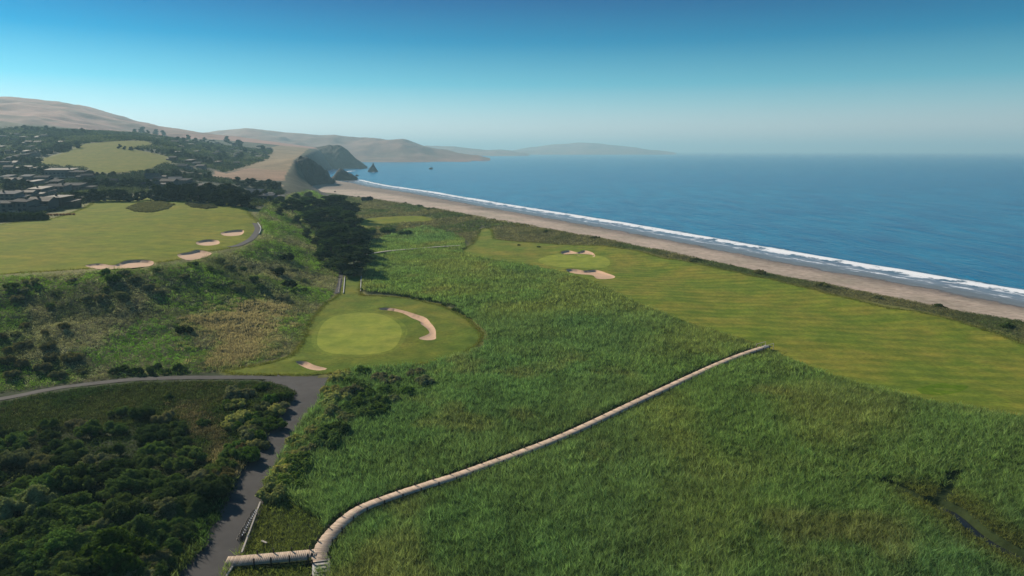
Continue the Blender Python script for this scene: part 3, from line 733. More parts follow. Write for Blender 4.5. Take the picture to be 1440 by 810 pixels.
PATHS = [(PATH_MAIN, 2.7), (PATH_L, 2.2), (PATH_T, 2.6), (PATH_C, 1.6)]
LAWNS = [P_FAIR, P_NEAR, P_UP, P_FARGREEN]
def clear_of(x, y, extra=0.0, board=1.7):
    ok = np.ones(len(x), bool)
    for pl, wd in PATHS: ok &= pdist(x, y, pl) > wd + extra
    for pg in LAWNS: ok &= ~inpoly(x, y, pg)
    ok &= pdist(x, y, BW) > board; ok &= pdist(x, y, SP) > board; ok &= pdist(x, y, DITCH) > 1.6
    return ok

# --- reeds of the marsh
MARSH = [at(*q, 0) for q in [(470, 860), (290, 860), (325, 790), (340, 760), (366, 700), (412, 610), (460, 545), (495, 522), (600, 515), (680, 490), (685, 470), (640, 430), (560, 415), (512, 412), (511, 390), (515, 365), (520, 340), (600, 318), (650, 335), (655, 352), (690, 367), (735, 373), (800, 388), (850, 408), (900, 432), (1000, 468), (1080, 494), (1200, 543), (1300, 568), (1440, 592), (1700, 650), (1700, 900), (470, 900)]]
px_, py_, ph_, pw_ = [], [], [], []
for (y0, y1, sp_, wd) in [(66, 100, .46, .05), (100, 150, .58, .07), (150, 220, .8, .10), (220, 400, 1.15, .16), (400, 560, 1.7, .24)]:
    g = jgrid(-130, 260, y0, y1, sp_); x, y = g[:, 0], g[:, 1]
    ok = inpoly(x, y, MARSH) & inframe(x, y); x, y = x[ok], y[ok]; ok = clear_of(x, y, .0, .86) & ~((pdist(x, y, BW) < 2.1) & (y > np.interp(x, [q[0] for q in BW[::20]], [q[1] for q in BW[::20]]))); x, y = x[ok], y[ok]
    for gp in ([(1318, 704), (1330, 690), (1343, 666)], [(1318, 704), (1290, 697), (1260, 681), (1240, 679)]):
        o_ = pdist(x, y, [at(*q, 0) for q in gp]) > .9 + rng.uniform(-.5, .5, len(x)); x, y = x[o_], y[o_]
    px_.append(x); py_.append(y); pw_.append(np.full(len(x), wd)); ph_.append(np.full(len(x), sp_))
X = np.concatenate(px_); Y = np.concatenate(py_); W = np.concatenate(pw_); SPC = np.concatenate(ph_)
nA = fbm(X, Y, 22, 4, 51); nB = fbm(X, Y, 5, 3, 52); nC = fbm(X, Y, 60, 3, 53)
tuft = rng.uniform(0, 1, len(X)); Hh = .85 + .6 * nA + .5 * (nB - .5) + .75 * tuft ** 2
dbw = pdist(X, Y, BW); below = np.where(Y < np.interp(X, [q[0] for q in BW[::20]], [q[1] for q in BW[::20]]), 1, 0)
Hh = np.where((below == 1) & (dbw < 3), np.clip(Hh, .9, 1.2), Hh)
c1 = np.array([.150, .235, .090]); c2 = np.array([.200, .250, .098]); c3 = np.array([.105, .205, .105]); c4 = np.array([.23, .205, .105])
k = smooth(.35, .65, nA)[:, None]; k2 = smooth(.45, .7, nC)[:, None]; k3 = .6 * smooth(.62, .78, fbm(X, Y, 14, 4, 57))[:, None]
col = (c1 * (1 - k) + c2 * k) * (1 - k2 * .6) + c3 * k2 * .6; col = col * (1 - k3 * .6) + c4 * k3 * .6
k4 = (smooth(80, 125, X) * (1 - smooth(150, 190, Y)) * .5 * smooth(.4, .6, nA))[:, None]; col = col * (1 - k4) + c4 * k4
col *= ((.7 + .6 * nB) * (.72 + .6 * tuft))[:, None]
ye = (1 - smooth(2, 9, pdist(X, Y, DITCH)))[:, None]; col = col * (1 - ye * .6) + np.array([.15, .125, .03]) * ye * .6
Hh = Hh * (1 - .55 * ye[:, 0])
matp = [at(*q, 0) for q in [(300, 850), (338, 780), (364, 700), (392, 694), (455, 735), (446, 772), (440, 850)]]
Hh = Hh * np.where(inpoly(X, Y, matp), .42, 1.0); col = np.where(inpoly(X, Y, matp)[:, None], col * np.array([.85, .75, .6]), col)
blades('reeds', X, Y, height(X, Y), Hh, SPC * .45, 17, W * .76, col * np.array([1.10, 1.05, .86]), .32, .42, (.5, 1.6))

# --- scrub of the slope
SLOPE = [hit(*q) for q in [(-60, 400), (0, 391), (120, 383), (216, 377), (262, 371), (300, 360), (350, 347), (372, 328), (362, 303), (375, 290), (410, 275), (440, 270), (480, 285), (482, 320), (488, 360), (481, 392), (470, 413), (440, 442), (425, 478), (398, 502), (330, 518), (300, 524), (200, 529), (110, 538), (0, 553), (-60, 562)]]
px_, sp2 = [], []
a = np.array(SLOPE)
for (y0, y1, s_) in [(100, 190, 1.0), (190, 280, 1.35), (280, 420, 1.9), (420, 800, 3.2)]:
    g = jgrid(a[:, 0].min(), a[:, 0].max(), y0, y1, s_); ok = inpoly(g[:, 0], g[:, 1], SLOPE) & inframe(g[:, 0], g[:, 1], 8); g = g[ok]
    ok = clear_of(g[:, 0], g[:, 1]); g = g[ok]; px_.append(g); sp2.append(np.full(len(g), s_))
G = np.concatenate(px_); sp2 = np.concatenate(sp2); X, Y = G[:, 0], G[:, 1]
nA = fbm(X, Y, 24, 4, 71); nB = fbm(X, Y, 9, 4, 72); nC = fbm(X, Y, 12, 4, 75)
green = np.array([.195, .325, .055]); grey = np.array([.340, .330, .185]); dark = np.array([.110, .160, .052]); straw = np.array([.375, .310, .190]); cream = np.array([.36, .38, .22])
k = smooth(.38, .54, nA)[:, None]; col = grey * (1 - k) + green * k
k = smooth(.5, .68, nB)[:, None]; col = col * (1 - k * .75) + dark * k * .75
PB = catmull(hits([(300, 432), (345, 420), (392, 424), (400, 452), (375, 490), (330, 508), (290, 500), (278, 465)]), 3, True)   # brown dry grass on the slope
PG = catmull(hits([(110, 488), (160, 462), (215, 452), (268, 470), (280, 500), (250, 515), (175, 514), (120, 505)]), 3, True)   # bright green leafy patch
dB = pdist(X, Y, PB, True); sB = np.where(inpoly(X, Y, PB), dB, -dB) + 22 * (nB - .5) + rng.normal(0, 2.5, len(X)); kB = smooth(-3, 5, sB)[:, None]
dG = pdist(X, Y, PG, True); sG = np.where(inpoly(X, Y, PG), dG, -dG) + 16 * (nB - .5) + rng.normal(0, 2, len(X)); kG = smooth(-2, 4, sG)[:, None]
col = col * (1 - kG) + np.array([.175, .350, .048]) * kG
col = col * (1 - kB) + straw * (.75 + .5 * nC[:, None]) * kB
fl = (fbm(X, Y, 16, 4, 77) > .56) & (rng.uniform(0, 1, len(X)) < .15) & (kB[:, 0] < .3)
colF = np.where(fl[:, None], cream, col)
tuft = rng.uniform(0, 1, len(X)); colF = colF * (.5 + .9 * rng.uniform(0, 1, len(X)))[:, None]; rad = sp2 * (.42 + .35 * nB + .85 * tuft ** 3) * np.where(kB[:, 0] > .5, .6, 1)
hgt = height(X, Y)
m1 = kB[:, 0] < .5
clumps('undergrowth', X[m1], Y[m1], hgt[m1], rad[m1], 58, sp2[m1] * .092, colF[m1], .95)
m2 = ~m1
blades('dry_grass', np.repeat(X[m2], 3) + rng.normal(0, .5, m2.sum() * 3), np.repeat(Y[m2], 3) + rng.normal(0, .5, m2.sum() * 3), np.repeat(hgt[m2], 3), np.full(m2.sum() * 3, .7), np.full(m2.sum() * 3, .45), 10, np.full(m2.sum() * 3, .10), np.repeat(col[m2], 3, 0))

# --- dune strip and low cover round the far lawns
DUN = [at(*q, 1) for q in [(1700, 505), (1440, 449), (1330, 432), (1180, 401), (1000, 366), (850, 336), (700, 311), (600, 293), (510, 279), (480, 279), (482, 300), (500, 322), (520, 340), (600, 320), (650, 334), (665, 345), (675, 320), (692, 320), (700, 338), (760, 344), (850, 348), (905, 357), (960, 369), (1100, 399), (1235, 432), (1330, 449), (1390, 468), (1440, 486), (1700, 570)]]
px_, sp2 = [], []
for (y0, y1, s_) in [(150, 300, 1.0), (300, 450, 1.7), (450, 800, 2.8)]:
    g = jgrid(-260, 330, y0, y1, s_); ok = inpoly(g[:, 0], g[:, 1], DUN) & inframe(g[:, 0], g[:, 1], 2); g = g[ok]; ok = clear_of(g[:, 0], g[:, 1]); g = g[ok]; px_.append(g); sp2.append(np.full(len(g), s_))
G = np.concatenate(px_); sp2 = np.concatenate(sp2); X, Y = G[:, 0], G[:, 1]
nA = fbm(X, Y, 30, 4, 81); nB = fbm(X, Y, 8, 4, 82)
k = smooth(.38, .6, nA)[:, None]; col = np.array([.115, .155, .055]) * (1 - k) + np.array([.235, .215, .105]) * k
k = smooth(.5, .7, nB)[:, None]; col = col * (1 - k * .5) + np.array([.06, .085, .03]) * k * .5
col = col * rng.uniform(.55, 1.4, len(X))[:, None]
clumps('dune_scrub', X, Y, height(X, Y), sp2 * (.45 + .7 * nB), 22, sp2 * .13, col, .7)

# --- low cover of the triangle between the two paths
TRI = [at(*q, 0) for q in [(-60, 582), (60, 556), (120, 547), (200, 540), (300, 537), (380, 538), (415, 552), (424, 570), (400, 620), (370, 662), (320, 735), (262, 830), (-80, 830)]]
g = jgrid(-110, -20, 66, 160, .6); ok = inpoly(g[:, 0], g[:, 1], TRI) & inframe(g[:, 0], g[:, 1], 2); g = g[ok]; ok = clear_of(g[:, 0], g[:, 1], -.2); g = g[ok]
g = g[~inpoly(g[:, 0], g[:, 1], [at(*q, 0) for q in [(-60, 620), (30, 608), (120, 605), (200, 595), (240, 612), (270, 650), (282, 700), (250, 760), (222, 850), (-60, 850)]])]
X, Y = g[:, 0], g[:, 1]; nA = fbm(X, Y, 12, 4, 91); nB = fbm(X, Y, 4, 3, 92)
k = smooth(.4, .6, nA)[:, None]; col = np.array([.052, .098, .030]) * (1 - k) + np.array([.095, .125, .045]) * k
PBR = catmull([at(*q, 1) for q in [(255, 560), (300, 575), (330, 620), (345, 650), (318, 680), (300, 660), (290, 620), (250, 590)]], 2, True)
d_ = pdist(X, Y, PBR, True); kk = smooth(-2, 3, np.where(inpoly(X, Y, PBR), d_, -d_) + 7 * (nB - .5) + rng.normal(0, 1.2, len(X)))[:, None]
col = col * (1 - kk) + np.array([.22, .185, .115]) * (.7 + .6 * nA[:, None]) * kk
tuft = rng.uniform(0, 1, len(X)); low_ = 1 - smooth(-48, -40, X - (Y - 140) * .2); col = col * ((.5 + tuft) * (1 - .45 * low_))[:, None]
blades('undergrowth', X, Y, height(X, Y), (.45 + .7 * nA + .6 * tuft ** 2) * (1 - .45 * low_), np.full(len(X), .35), 14, np.full(len(X), .085), col, .35, .35)

pick_ = rng.uniform(0, 1, len(X)) < .16; Xc, Yc = X[pick_], Y[pick_]; nD = fbm(Xc, Yc, 8, 3, 99); tuft = rng.uniform(0, 1, len(Xc))
ok = pdist(Xc, Yc, PATH_L) > 2.6; Xc, Yc, nD, tuft = Xc[ok], Yc[ok], nD[ok], tuft[ok]
colc = np.array([.062, .100, .030]) * (1 - smooth(.4, .62, nD))[:, None] + np.array([.125, .115, .060]) * smooth(.4, .62, nD)[:, None]
clumps('low_scrub', Xc, Yc, height(Xc, Yc), .45 + .75 * tuft ** 2, 60, np.full(len(Xc), .075), colc * (.6 + .8 * tuft)[:, None], .95)
g = jgrid(-115, -20, 66, 135, 1.3); ok = inpoly(g[:, 0], g[:, 1], [at(*q, 0) for q in [(-60, 596), (30, 586), (120, 584), (215, 575), (250, 596), (282, 650), (300, 700), (262, 765), (230, 850), (-60, 850)]]); g = g[ok]; ok = clear_of(g[:, 0], g[:, 1], .4); g = g[ok]
X, Y = g[:, 0], g[:, 1]; tuft = rng.uniform(0, 1, len(X)); nA = fbm(X, Y, 9, 3, 93)
clumps('thicket_undergrowth', X, Y, height(X, Y), .9 + 1.0 * tuft * nA * 2, 70, np.full(len(X), .10), np.where((nA > .56)[:, None], np.array([.075, .090, .045]), np.array([.045, .072, .024])) * (.6 + .8 * tuft)[:, None])
# rough grass fringing the mown sheets
px_ = []
for pg, stp_, wd in ((P_NEAR, .28, .9), (P_FAIR, .35, 1.3), (P_UP, .5, 1.6)):
    q = np.array(catmull(pg, stp_, True)); px_.append(np.column_stack([np.repeat(q, 3, 0) + rng.normal(0, wd * .5, (len(q) * 3, 2)), np.full(len(q) * 3, wd)]))
G = np.concatenate(px_); ok = inframe(G[:, 0], G[:, 1], 5) & (pdist(G[:, 0], G[:, 1], PATH_L) > 1.4) & (pdist(G[:, 0], G[:, 1], PATH_MAIN) > 2.8) & (pdist(G[:, 0], G[:, 1], PATH_U) > 1.5) & (pdist(G[:, 0], G[:, 1], PATH_C) > 1.1); G = G[ok]; X, Y = G[:, 0], G[:, 1]
for p in BUNK.values(): ok = ~(inpoly(X, Y, p) | (pdist(X, Y, p, True) < .5)); X, Y, G = X[ok], Y[ok], G[ok]
k = fbm(X, Y, 7, 3, 98)[:, None]; blades('rough_grass', X, Y, height(X, Y), .22 + .3 * k[:, 0], G[:, 2] * .3, 5, .05 + .02 * G[:, 2], np.array([.10, .155, .022]) * (1 - k) + np.array([.22, .20, .06]) * k, .4)

# ------------------------------------------------------------------ shrubs one can tell apart
DK = (.056, .092, .032); DG = (.098, .152, .046); GG = (.19, .195, .105); YG = (.32, .33, .12); MG = (.085, .145, .032)
# dark thicket at the bottom left
thick = [(-60, 600), (30, 588), (120, 588), (210, 575), (240, 590), (285, 640), (300, 690), (262, 745), (232, 800), (215, 850), (-60, 850)]
for u, v in sample_px(thick, 92, 23, 5):
    x, y = at(u, v, 0); s = random.uniform(1.15, 1.8) * (1.25 if v > 690 else 1.0)
    pale = random.random() < .2
    place('shrub', random.choice(SHRUB_BIG), x, y, s, vary(GG if pale else random.choice([DK, DG, DG]), .2),
          'grey-green shrub in the dark thicket at the bend of the asphalt path' if pale else 'dark green shrub in the dense thicket left of the asphalt path', 'shrub', 'grey-green shrubs in the thicket' if pale else 'dark shrubs in the thicket')
for u, v, s, c, lab in [(165, 806, 2.6, (.055, .095, .018), 'large bright green dome-shaped bush at the bottom left edge'), (70, 602, 1.0, DG, 'lone round shrub standing on low cover below the left path'),
                        (238, 560, .62, DK, 'small round dark shrub just below the left asphalt path'), (287, 598, .85, DG, 'rounded green shrub beside the brown dry grass between the paths')]:
    x, y = at(u, v, 0); place('shrub', SHRUB_BIG[1], x, y, s, c, lab, 'shrub', None)
for i in range(22):
    f = i / 21; u, v = np.interp(f, [0, .35, .7, 1], [378, 324, 268, 222]), np.interp(f, [0, .35, .7, 1], [592, 660, 730, 806])
    x, y = at(u + random.uniform(-9, 0), v, 0); tan_ = .15 < f < .5 and i % 2
    place('shrub', random.choice(SHRUB_BIG), x, y, random.uniform(.9, 1.35), vary((.16, .125, .06) if tan_ else DG, .2), 'tan dry shrub overhanging the left edge of the main path' if tan_ else 'dark green shrub overhanging the left edge of the main path', 'shrub', 'tan shrubs on the left path edge' if tan_ else 'dark shrubs on the left path edge')
# tall yellow-green growth of the triangle, and along the right bank of the main path
for u, v in sample_px([(310, 548), (380, 545), (408, 556), (412, 573), (380, 622), (340, 660), (318, 600)], 26, 12, 8):
    x, y = at(u, v, 0); place('shrub', random.choice(SHRUB_MID), x, y, random.uniform(1.5, 2.3), vary(random.choice([YG, MG, GG]), .2), 'yellow-green shrub in the triangle where the two asphalt paths meet', 'shrub', 'shrubs at the path junction')
for u, v in sample_px([(480, 528), (560, 524), (600, 530), (585, 560), (500, 600), (450, 640), (410, 690), (380, 710), (380, 690), (425, 610), (462, 555)], 42, 15, 9):
    x, y = at(u, v, 0); dd_ = u - np.interp(v, [528, 555, 610, 700], [478, 462, 420, 370])
    yel = dd_ < 22
    place('shrub', random.choice(SHRUB_MID), x, y, random.uniform(1.7, 2.6), vary(YG if yel else random.choice([DG, MG, GG]), .2), 'yellow-green shrub on the bank beside the right edge of the path' if yel else 'green shrub on the bank between the path and the reeds', 'shrub', 'yellow shrubs along the path bank' if yel else 'green shrubs on the path bank')
# shrubs of the slope
for u, v in sample_px([(0, 400), (120, 388), (216, 380), (300, 366), (350, 352), (380, 350), (420, 380), (440, 410), (410, 430), (330, 410), (240, 430), (100, 430), (0, 440)], 40, 16, 12):
    x, y = hit(u, v); g_ = random.random() < .55
    place('shrub', random.choice(SHRUB_MID), x, y, random.uniform(1.3, 2.4), vary(GG if g_ else DG, .2), 'grey-green rounded shrub on the slope below the upper fairway' if g_ else 'dark green rounded shrub on the slope below the upper fairway', 'shrub', 'grey-green slope shrubs' if g_ else 'dark green slope shrubs')
for u, v in sample_px([(0, 455), (90, 450), (110, 500), (120, 530), (0, 545)], 16, 20, 13):
    x, y = hit(u, v); place('shrub', random.choice(SHRUB_MID), x, y, random.uniform(1.3, 2.2), vary((.15, .145, .075), .2), 'greyish brushy shrub low on the left slope above the path', 'shrub', 'brushy shrubs above the left path')
for u, v in sample_px([(150, 522), (262, 518), (262, 526), (150, 528)], 9, 9, 14):
    x, y = hit(u, v); place('shrub', random.choice(SHRUB_MID), x, y, random.uniform(1.2, 1.7), vary(DK, .15), 'dark shrub in the low hedge along the upper edge of the left path', 'shrub', 'hedge shrubs above the left path')
for u, v, s, lab in [(259, 470, 2.0, 'lone dark round bush on the slope between green and brown patches'), (404, 367, 3.1, 'dark rounded bush high on the slope, uppermost of three on the bluff'), (392, 387, 2.9, 'dark rounded bush on the slope, middle of three on the bluff'), (407, 405, 2.6, 'dark oval bush on the slope, lowest of three on the bluff')]:
    x, y = hit(u, v); place('bush', SHRUB_MID[2], x, y, s, vary((.022, .036, .014), .1), lab, 'bush', None, sz=s * 1.15)
# shrubs at the foot of the slope along the near fairway and the reed edge
for u, v in sample_px([(500, 412), (515, 408), (620, 428), (660, 446), (655, 440), (600, 420), (520, 406)], 16, 8, 15):
    x, y = at(u, v, 0); place('shrub', random.choice(SHRUB_MID), x, y, random.uniform(.8, 1.2), vary(MG, .2), 'green shrub in the reed edge behind the near green', 'shrub', 'shrubs behind the near green')
# dune shrubs
for i in range(38):
    f = random.random(); q = DUNE[int((len(DUNE) - 1) * (0.12 + .72 * f))]
    off = random.uniform(3, 17)
    j = min(int((len(DUNE) - 1) * (0.12 + .72 * f)) + 1, len(DUNE) - 1); dx, dy = DUNE[j][0] - q[0], DUNE[j][1] - q[1]; L_ = math.hypot(dx, dy)
    x, y = q[0] - dy / L_ * off, q[1] + dx / L_ * off
    if not inpoly(np.array([x]), np.array([y]), DUNEP)[0]: x, y = q[0] + dy / L_ * off, q[1] - dx / L_ * off
    if any(inpoly(np.array([x]), np.array([y]), pg)[0] for pg in LAWNS): continue
    if not inframe(np.array([x]), np.array([y]))[0]: continue
    place('shrub', random.choice(SHRUB_LOW), x, y, random.uniform(1.5, 2.6), vary(random.choice([(.09, .12, .04), (.13, .135, .06), (.07, .09, .035)]), .2), 'low grey-green shrub on the dune crest between beach and golf course', 'shrub', 'dune shrubs along the beach')
for u, v, s, c, lab in [(517, 285, 5.6, (.018, .028, .014), 'round dark bush standing alone on the dunes near the far beach'), (520, 330, 4.2, MG, 'green thicket bush left of the pale far lawn'), (545, 328, 4.6, MG, 'dense green bush in front of the pale far lawn'), (570, 331, 4.4, DG, 'wide green bush at the reed edge below the far lawn'),
                        (595, 305, 2.6, GG, 'small bush at the right end of the far lawn'), (609, 297, 2.2, DK, 'small dark bush on the dune edge above the far beach'), (729, 345, 1.1, DK, 'tiny dark bush on the right fairway behind its green, left one'), (757, 348, 1.1, DK, 'tiny dark bush on the right fairway near its green, right one'),
                        (1322, 437, 2.6, (.05, .055, .03), 'rounded dune bush overhanging the beach near the right edge'), (1230, 428, 1.8, GG, 'dune bush beside the sandy gap at the fairway edge')]:
    x, y = at(u, v, 0); place('bush', SHRUB_LOW[1] if s < 4 else SHRUB_MID[1], x, y, s, c, lab, 'bush', None)

# ------------------------------------------------------------------ trees
def trunk_mesh(name, h, r, seed, limbs=5):
    g = random.Random(seed); m = MB()
    pts = [(0, 0, -.6)]; x = y = 0
    for i in range(1, 5):
        x += g.uniform(-.05, .05) * h; y += g.uniform(-.05, .05) * h; pts.append((x, y, h * i / 4))
    m.tube(pts, [r, r * .85, r * .7, r * .5, r * .25], 8)
    for i in range(limbs):
        z = h * g.uniform(.3, .8); a = g.uniform(0, 6.28); l = h * g.uniform(.25, .45)
        p0 = (pts[2][0], pts[2][1], z)
        m.tube([p0, (p0[0] + math.cos(a) * l * .5, p0[1] + math.sin(a) * l * .5, z + l * .3), (p0[0] + math.cos(a) * l, p0[1] + math.sin(a) * l, z + l * .5)], [r * .4, r * .28, r * .1], 6)
    return m.mesh(name, M['bark'])
def crown_mesh(name, k, spread, r0, r1, z0, z1, n, size, seed, squash=.6):
    g = random.Random(seed); L = []
    for i in range(k):
        f = i / max(k - 1, 1); a = g.uniform(0, 6.283); q = spread * math.sqrt(g.uniform(.02, 1)) * (1 - .45 * f); r = g.uniform(r0, r1) * (1 - .25 * f)
        L.append((q * math.cos(a), q * math.sin(a), z0 + (z1 - z0) * f, r, r, r * squash))
    V, Fq, lv = leaf_cloud(L, n, size, seed, .7)
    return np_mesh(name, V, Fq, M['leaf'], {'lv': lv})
# unit trees about 10 m tall
CYP_T = [trunk_mesh('trunk', 7.5, .42, 200 + i, 7) for i in range(3)]
CYP_C = [crown_mesh('crown', 18, 4.2, 1.2, 2.2, 1.8, 9.0, 7000, .23, 210 + i, .55) for i in range(3)]
VIL_T = [trunk_mesh('trunk', 6, .35, 220 + i, 3) for i in range(3)]
VIL_C = [crown_mesh('crown', 11, 3.4, 1.7, 2.7, 1.2, 7.8, 1300, .5, 230 + i, .7) for i in range(4)]
def tree(kind, u, v, hpx, color, label, group, xy=None, cat='tree', wide=1.0):
    x, y = xy if xy else hit(u, v); z = h1(x, y); hm = hpx * (y * math.cos(PITCH) + (CAMH - z) * math.sin(PITCH)) / FPX
    s = hm / 9.6
    o = empty(kind, (x, y, z), random.uniform(0, 6.28)); o.scale = (s * wide * random.uniform(.9, 1.15), s * wide * random.uniform(.9, 1.15), s)
    i = random.randrange(3)
    t_ = obj('trunk', (CYP_T if kind == 'cypress_tree' else VIL_T)[i], o)
    c_ = obj('crown', random.choice(CYP_C if kind == 'cypress_tree' else VIL_C), o); c_.color = (*color, 1); c_.rotation_euler = (0, 0, random.uniform(0, 6.28))
    return tag(o, label, cat, group)
CY = (.042, .068, .028)
for u, v, hp in [(412, 302, 22), (428, 305, 27), (442, 308, 30), (458, 306, 32), (474, 308, 34), (488, 312, 30), (452, 326, 34), (468, 330, 38), (484, 334, 38), (498, 338, 32), (505, 346, 26), (438, 322, 26), (462, 348, 36), (478, 356, 40), (494, 362, 36), (470, 370, 36), (484, 380, 38), (498, 388, 34), (507, 372, 26)]:
    tree('cypress_tree', u, v, hp, vary(CY, .2), 'dark cypress tree in the shaded grove that fills the gully', 'cypress trees in the gully', wide=1.55)
for u, v, hp in [(380, 286, 11), (388, 292, 12), (396, 288, 13), (402, 298, 14), (394, 304, 13), (410, 290, 14), (418, 284, 13), (428, 290, 15), (420, 316, 15), (432, 336, 16), (444, 348, 15), (436, 282, 13)]:
    tree('dense_tree', u, v, hp, vary((.065, .09, .038), .25), 'rounded mid-green scrub tree on the rim of the gully beside the cypress grove', 'scrub trees on the gully rim', wide=1.35)
rows = [  # u0, v0, u1, v1, n, height px, label, group, colour
    (98, 284, 215, 282, 13, 17, 'dark tree in the row along the back of the upper fairway', 'trees along the back of the upper fairway', (.024, .038, .018)),
    (215, 279, 352, 292, 18, 24, 'dark dense tree in the tall belt at the corner of the upper fairway', 'tall tree belt by the upper fairway', (.026, .038, .022)),
    (262, 276, 342, 280, 9, 20, 'tall dark tree in the second row behind the fairway tree belt', 'second row of the tree belt', (.028, .04, .026)),
    (330, 262, 396, 268, 9, 13, 'low dark tree on the bluff below the tan field', 'trees below the tan field', (.03, .042, .02)),
    (345, 280, 398, 282, 7, 13, 'grey-green tree beside the pale sheds on the bluff', 'trees by the pale sheds', (.04, .05, .03)),
    (118, 263, 222, 264, 13, 13, 'dark tree in the belt in front of the far fairway', 'tree belt before the far fairway', (.022, .034, .018)),
    (0, 266, 44, 268, 5, 15, 'broad dark tree behind the houses at the left edge', 'broad trees behind the near houses', (.024, .036, .018)),
    (126, 248, 165, 247, 5, 7, 'small tree at the near end of the far fairway', 'small trees at the far fairway', (.03, .042, .02)),
    (205, 249, 300, 252, 11, 11, 'dark tree among the houses right of the far fairway', 'trees right of the far fairway', (.030, .042, .026)),
    (0, 246, 78, 247, 9, 12, 'dark tree in the lower row left of the far fairway', 'lower tree row left of the far fairway', (.026, .038, .024)),
    (0, 232, 60, 231, 8, 11, 'dark tree in the upper row left of the far fairway', 'upper tree row left of the far fairway', (.028, .04, .026)),
    (60, 218, 112, 206, 7, 10, 'dark tree along the left edge of the far fairway', 'trees along the left edge of the far fairway', (.028, .04, .026)),
    (166, 208, 240, 218, 10, 6, 'tree in the thin line crossing the far fairway', 'tree line across the far fairway', (.03, .042, .026)),
    (240, 218, 300, 232, 9, 9, 'dark tree on the hillside right of the tree line', 'hillside trees right of the far fairway', (.03, .042, .026)),
    (20, 184, 130, 190, 11, 9, 'hazy tree at the foot of the brown hill', 'trees at the foot of the brown hill', (.035, .045, .03)),
    (185, 188, 232, 190, 5, 9, 'hazy tree on the low ridge below the end of the brown hill', 'trees on the low ridge', (.035, .045, .03)),
]
for u0, v0, u1, v1, n, hp, lab, grp, c in rows:
    for i in range(n):
        f = (i + .5) / n
        tree('dense_tree', u0 + (u1 - u0) * f + random.uniform(-2, 2), v0 + (v1 - v0) * f + random.uniform(-1.2, 1.2), hp * random.uniform(.75, 1.15), vary(c, .2), lab, grp, wide=1.2)
for poly, n, lab, grp, seed in [([(0, 188), (95, 192), (112, 205), (58, 222), (55, 240), (0, 240)], 34, 'tree among the hillside houses left of the far fairway', 'scattered trees among the left hillside houses', 3),
                                ([(212, 196), (330, 196), (372, 210), (360, 224), (300, 236), (242, 226)], 40, 'tree among the distant houses right of the far fairway', 'scattered trees among the right hillside houses', 4),
                                ([(20, 270), (95, 262), (98, 280), (60, 290), (10, 285)], 8, 'small tree between the near houses at the left edge', 'small trees between the near houses', 6)]:
    for u, v in sample_px(poly, n, 5, seed): tree('dense_tree', u, v, random.uniform(5, 9), vary((.03, .043, .026), .2), lab, grp, wide=1.2)
# the planted hillside between the houses reads as one mass
WOOD = hits([(-280, 184), (20, 180), (100, 182), (180, 186), (235, 190), (330, 196), (385, 208), (372, 226), (330, 238), (306, 246), (330, 256), (398, 262), (398, 286), (352, 296), (300, 290), (215, 277), (142, 280), (110, 292), (60, 300), (-280, 312)])
px_, sp2 = [], []; a = np.array(WOOD)
for (y0, y1, s_) in [(300, 650, 3.2), (650, 1000, 4.6), (1000, 1700, 7.5)]:
    g = jgrid(a[:, 0].min(), a[:, 0].max(), y0, y1, s_); ok = inpoly(g[:, 0], g[:, 1], WOOD) & inframe(g[:, 0], g[:, 1], 40, 320)
    for pg in (P_UP, P_FAR, PF): ok &= ~(inpoly(g[:, 0], g[:, 1], pg) | (pdist(g[:, 0], g[:, 1], pg, True) < 4))
    ok &= fbm(g[:, 0], g[:, 1], 45, 4, 95) > .42
    g = g[ok]; px_.append(g); sp2.append(np.full(len(g), s_))
G = np.concatenate(px_); sp2 = np.concatenate(sp2); X, Y = G[:, 0], G[:, 1]; tuft = rng.uniform(0, 1, len(X))
col = np.array([.030, .045, .024]) * (.6 + .8 * tuft)[:, None]; k = (fbm(X, Y, 60, 3, 96) > .58)[:, None]; col = np.where(k, col * np.array([2.3, 1.9, 1.7]), col)
clumps('hillside_thicket', X, Y, height(X, Y), sp2 * (.45 + .5 * tuft), 22, sp2 * .15, col, .75)
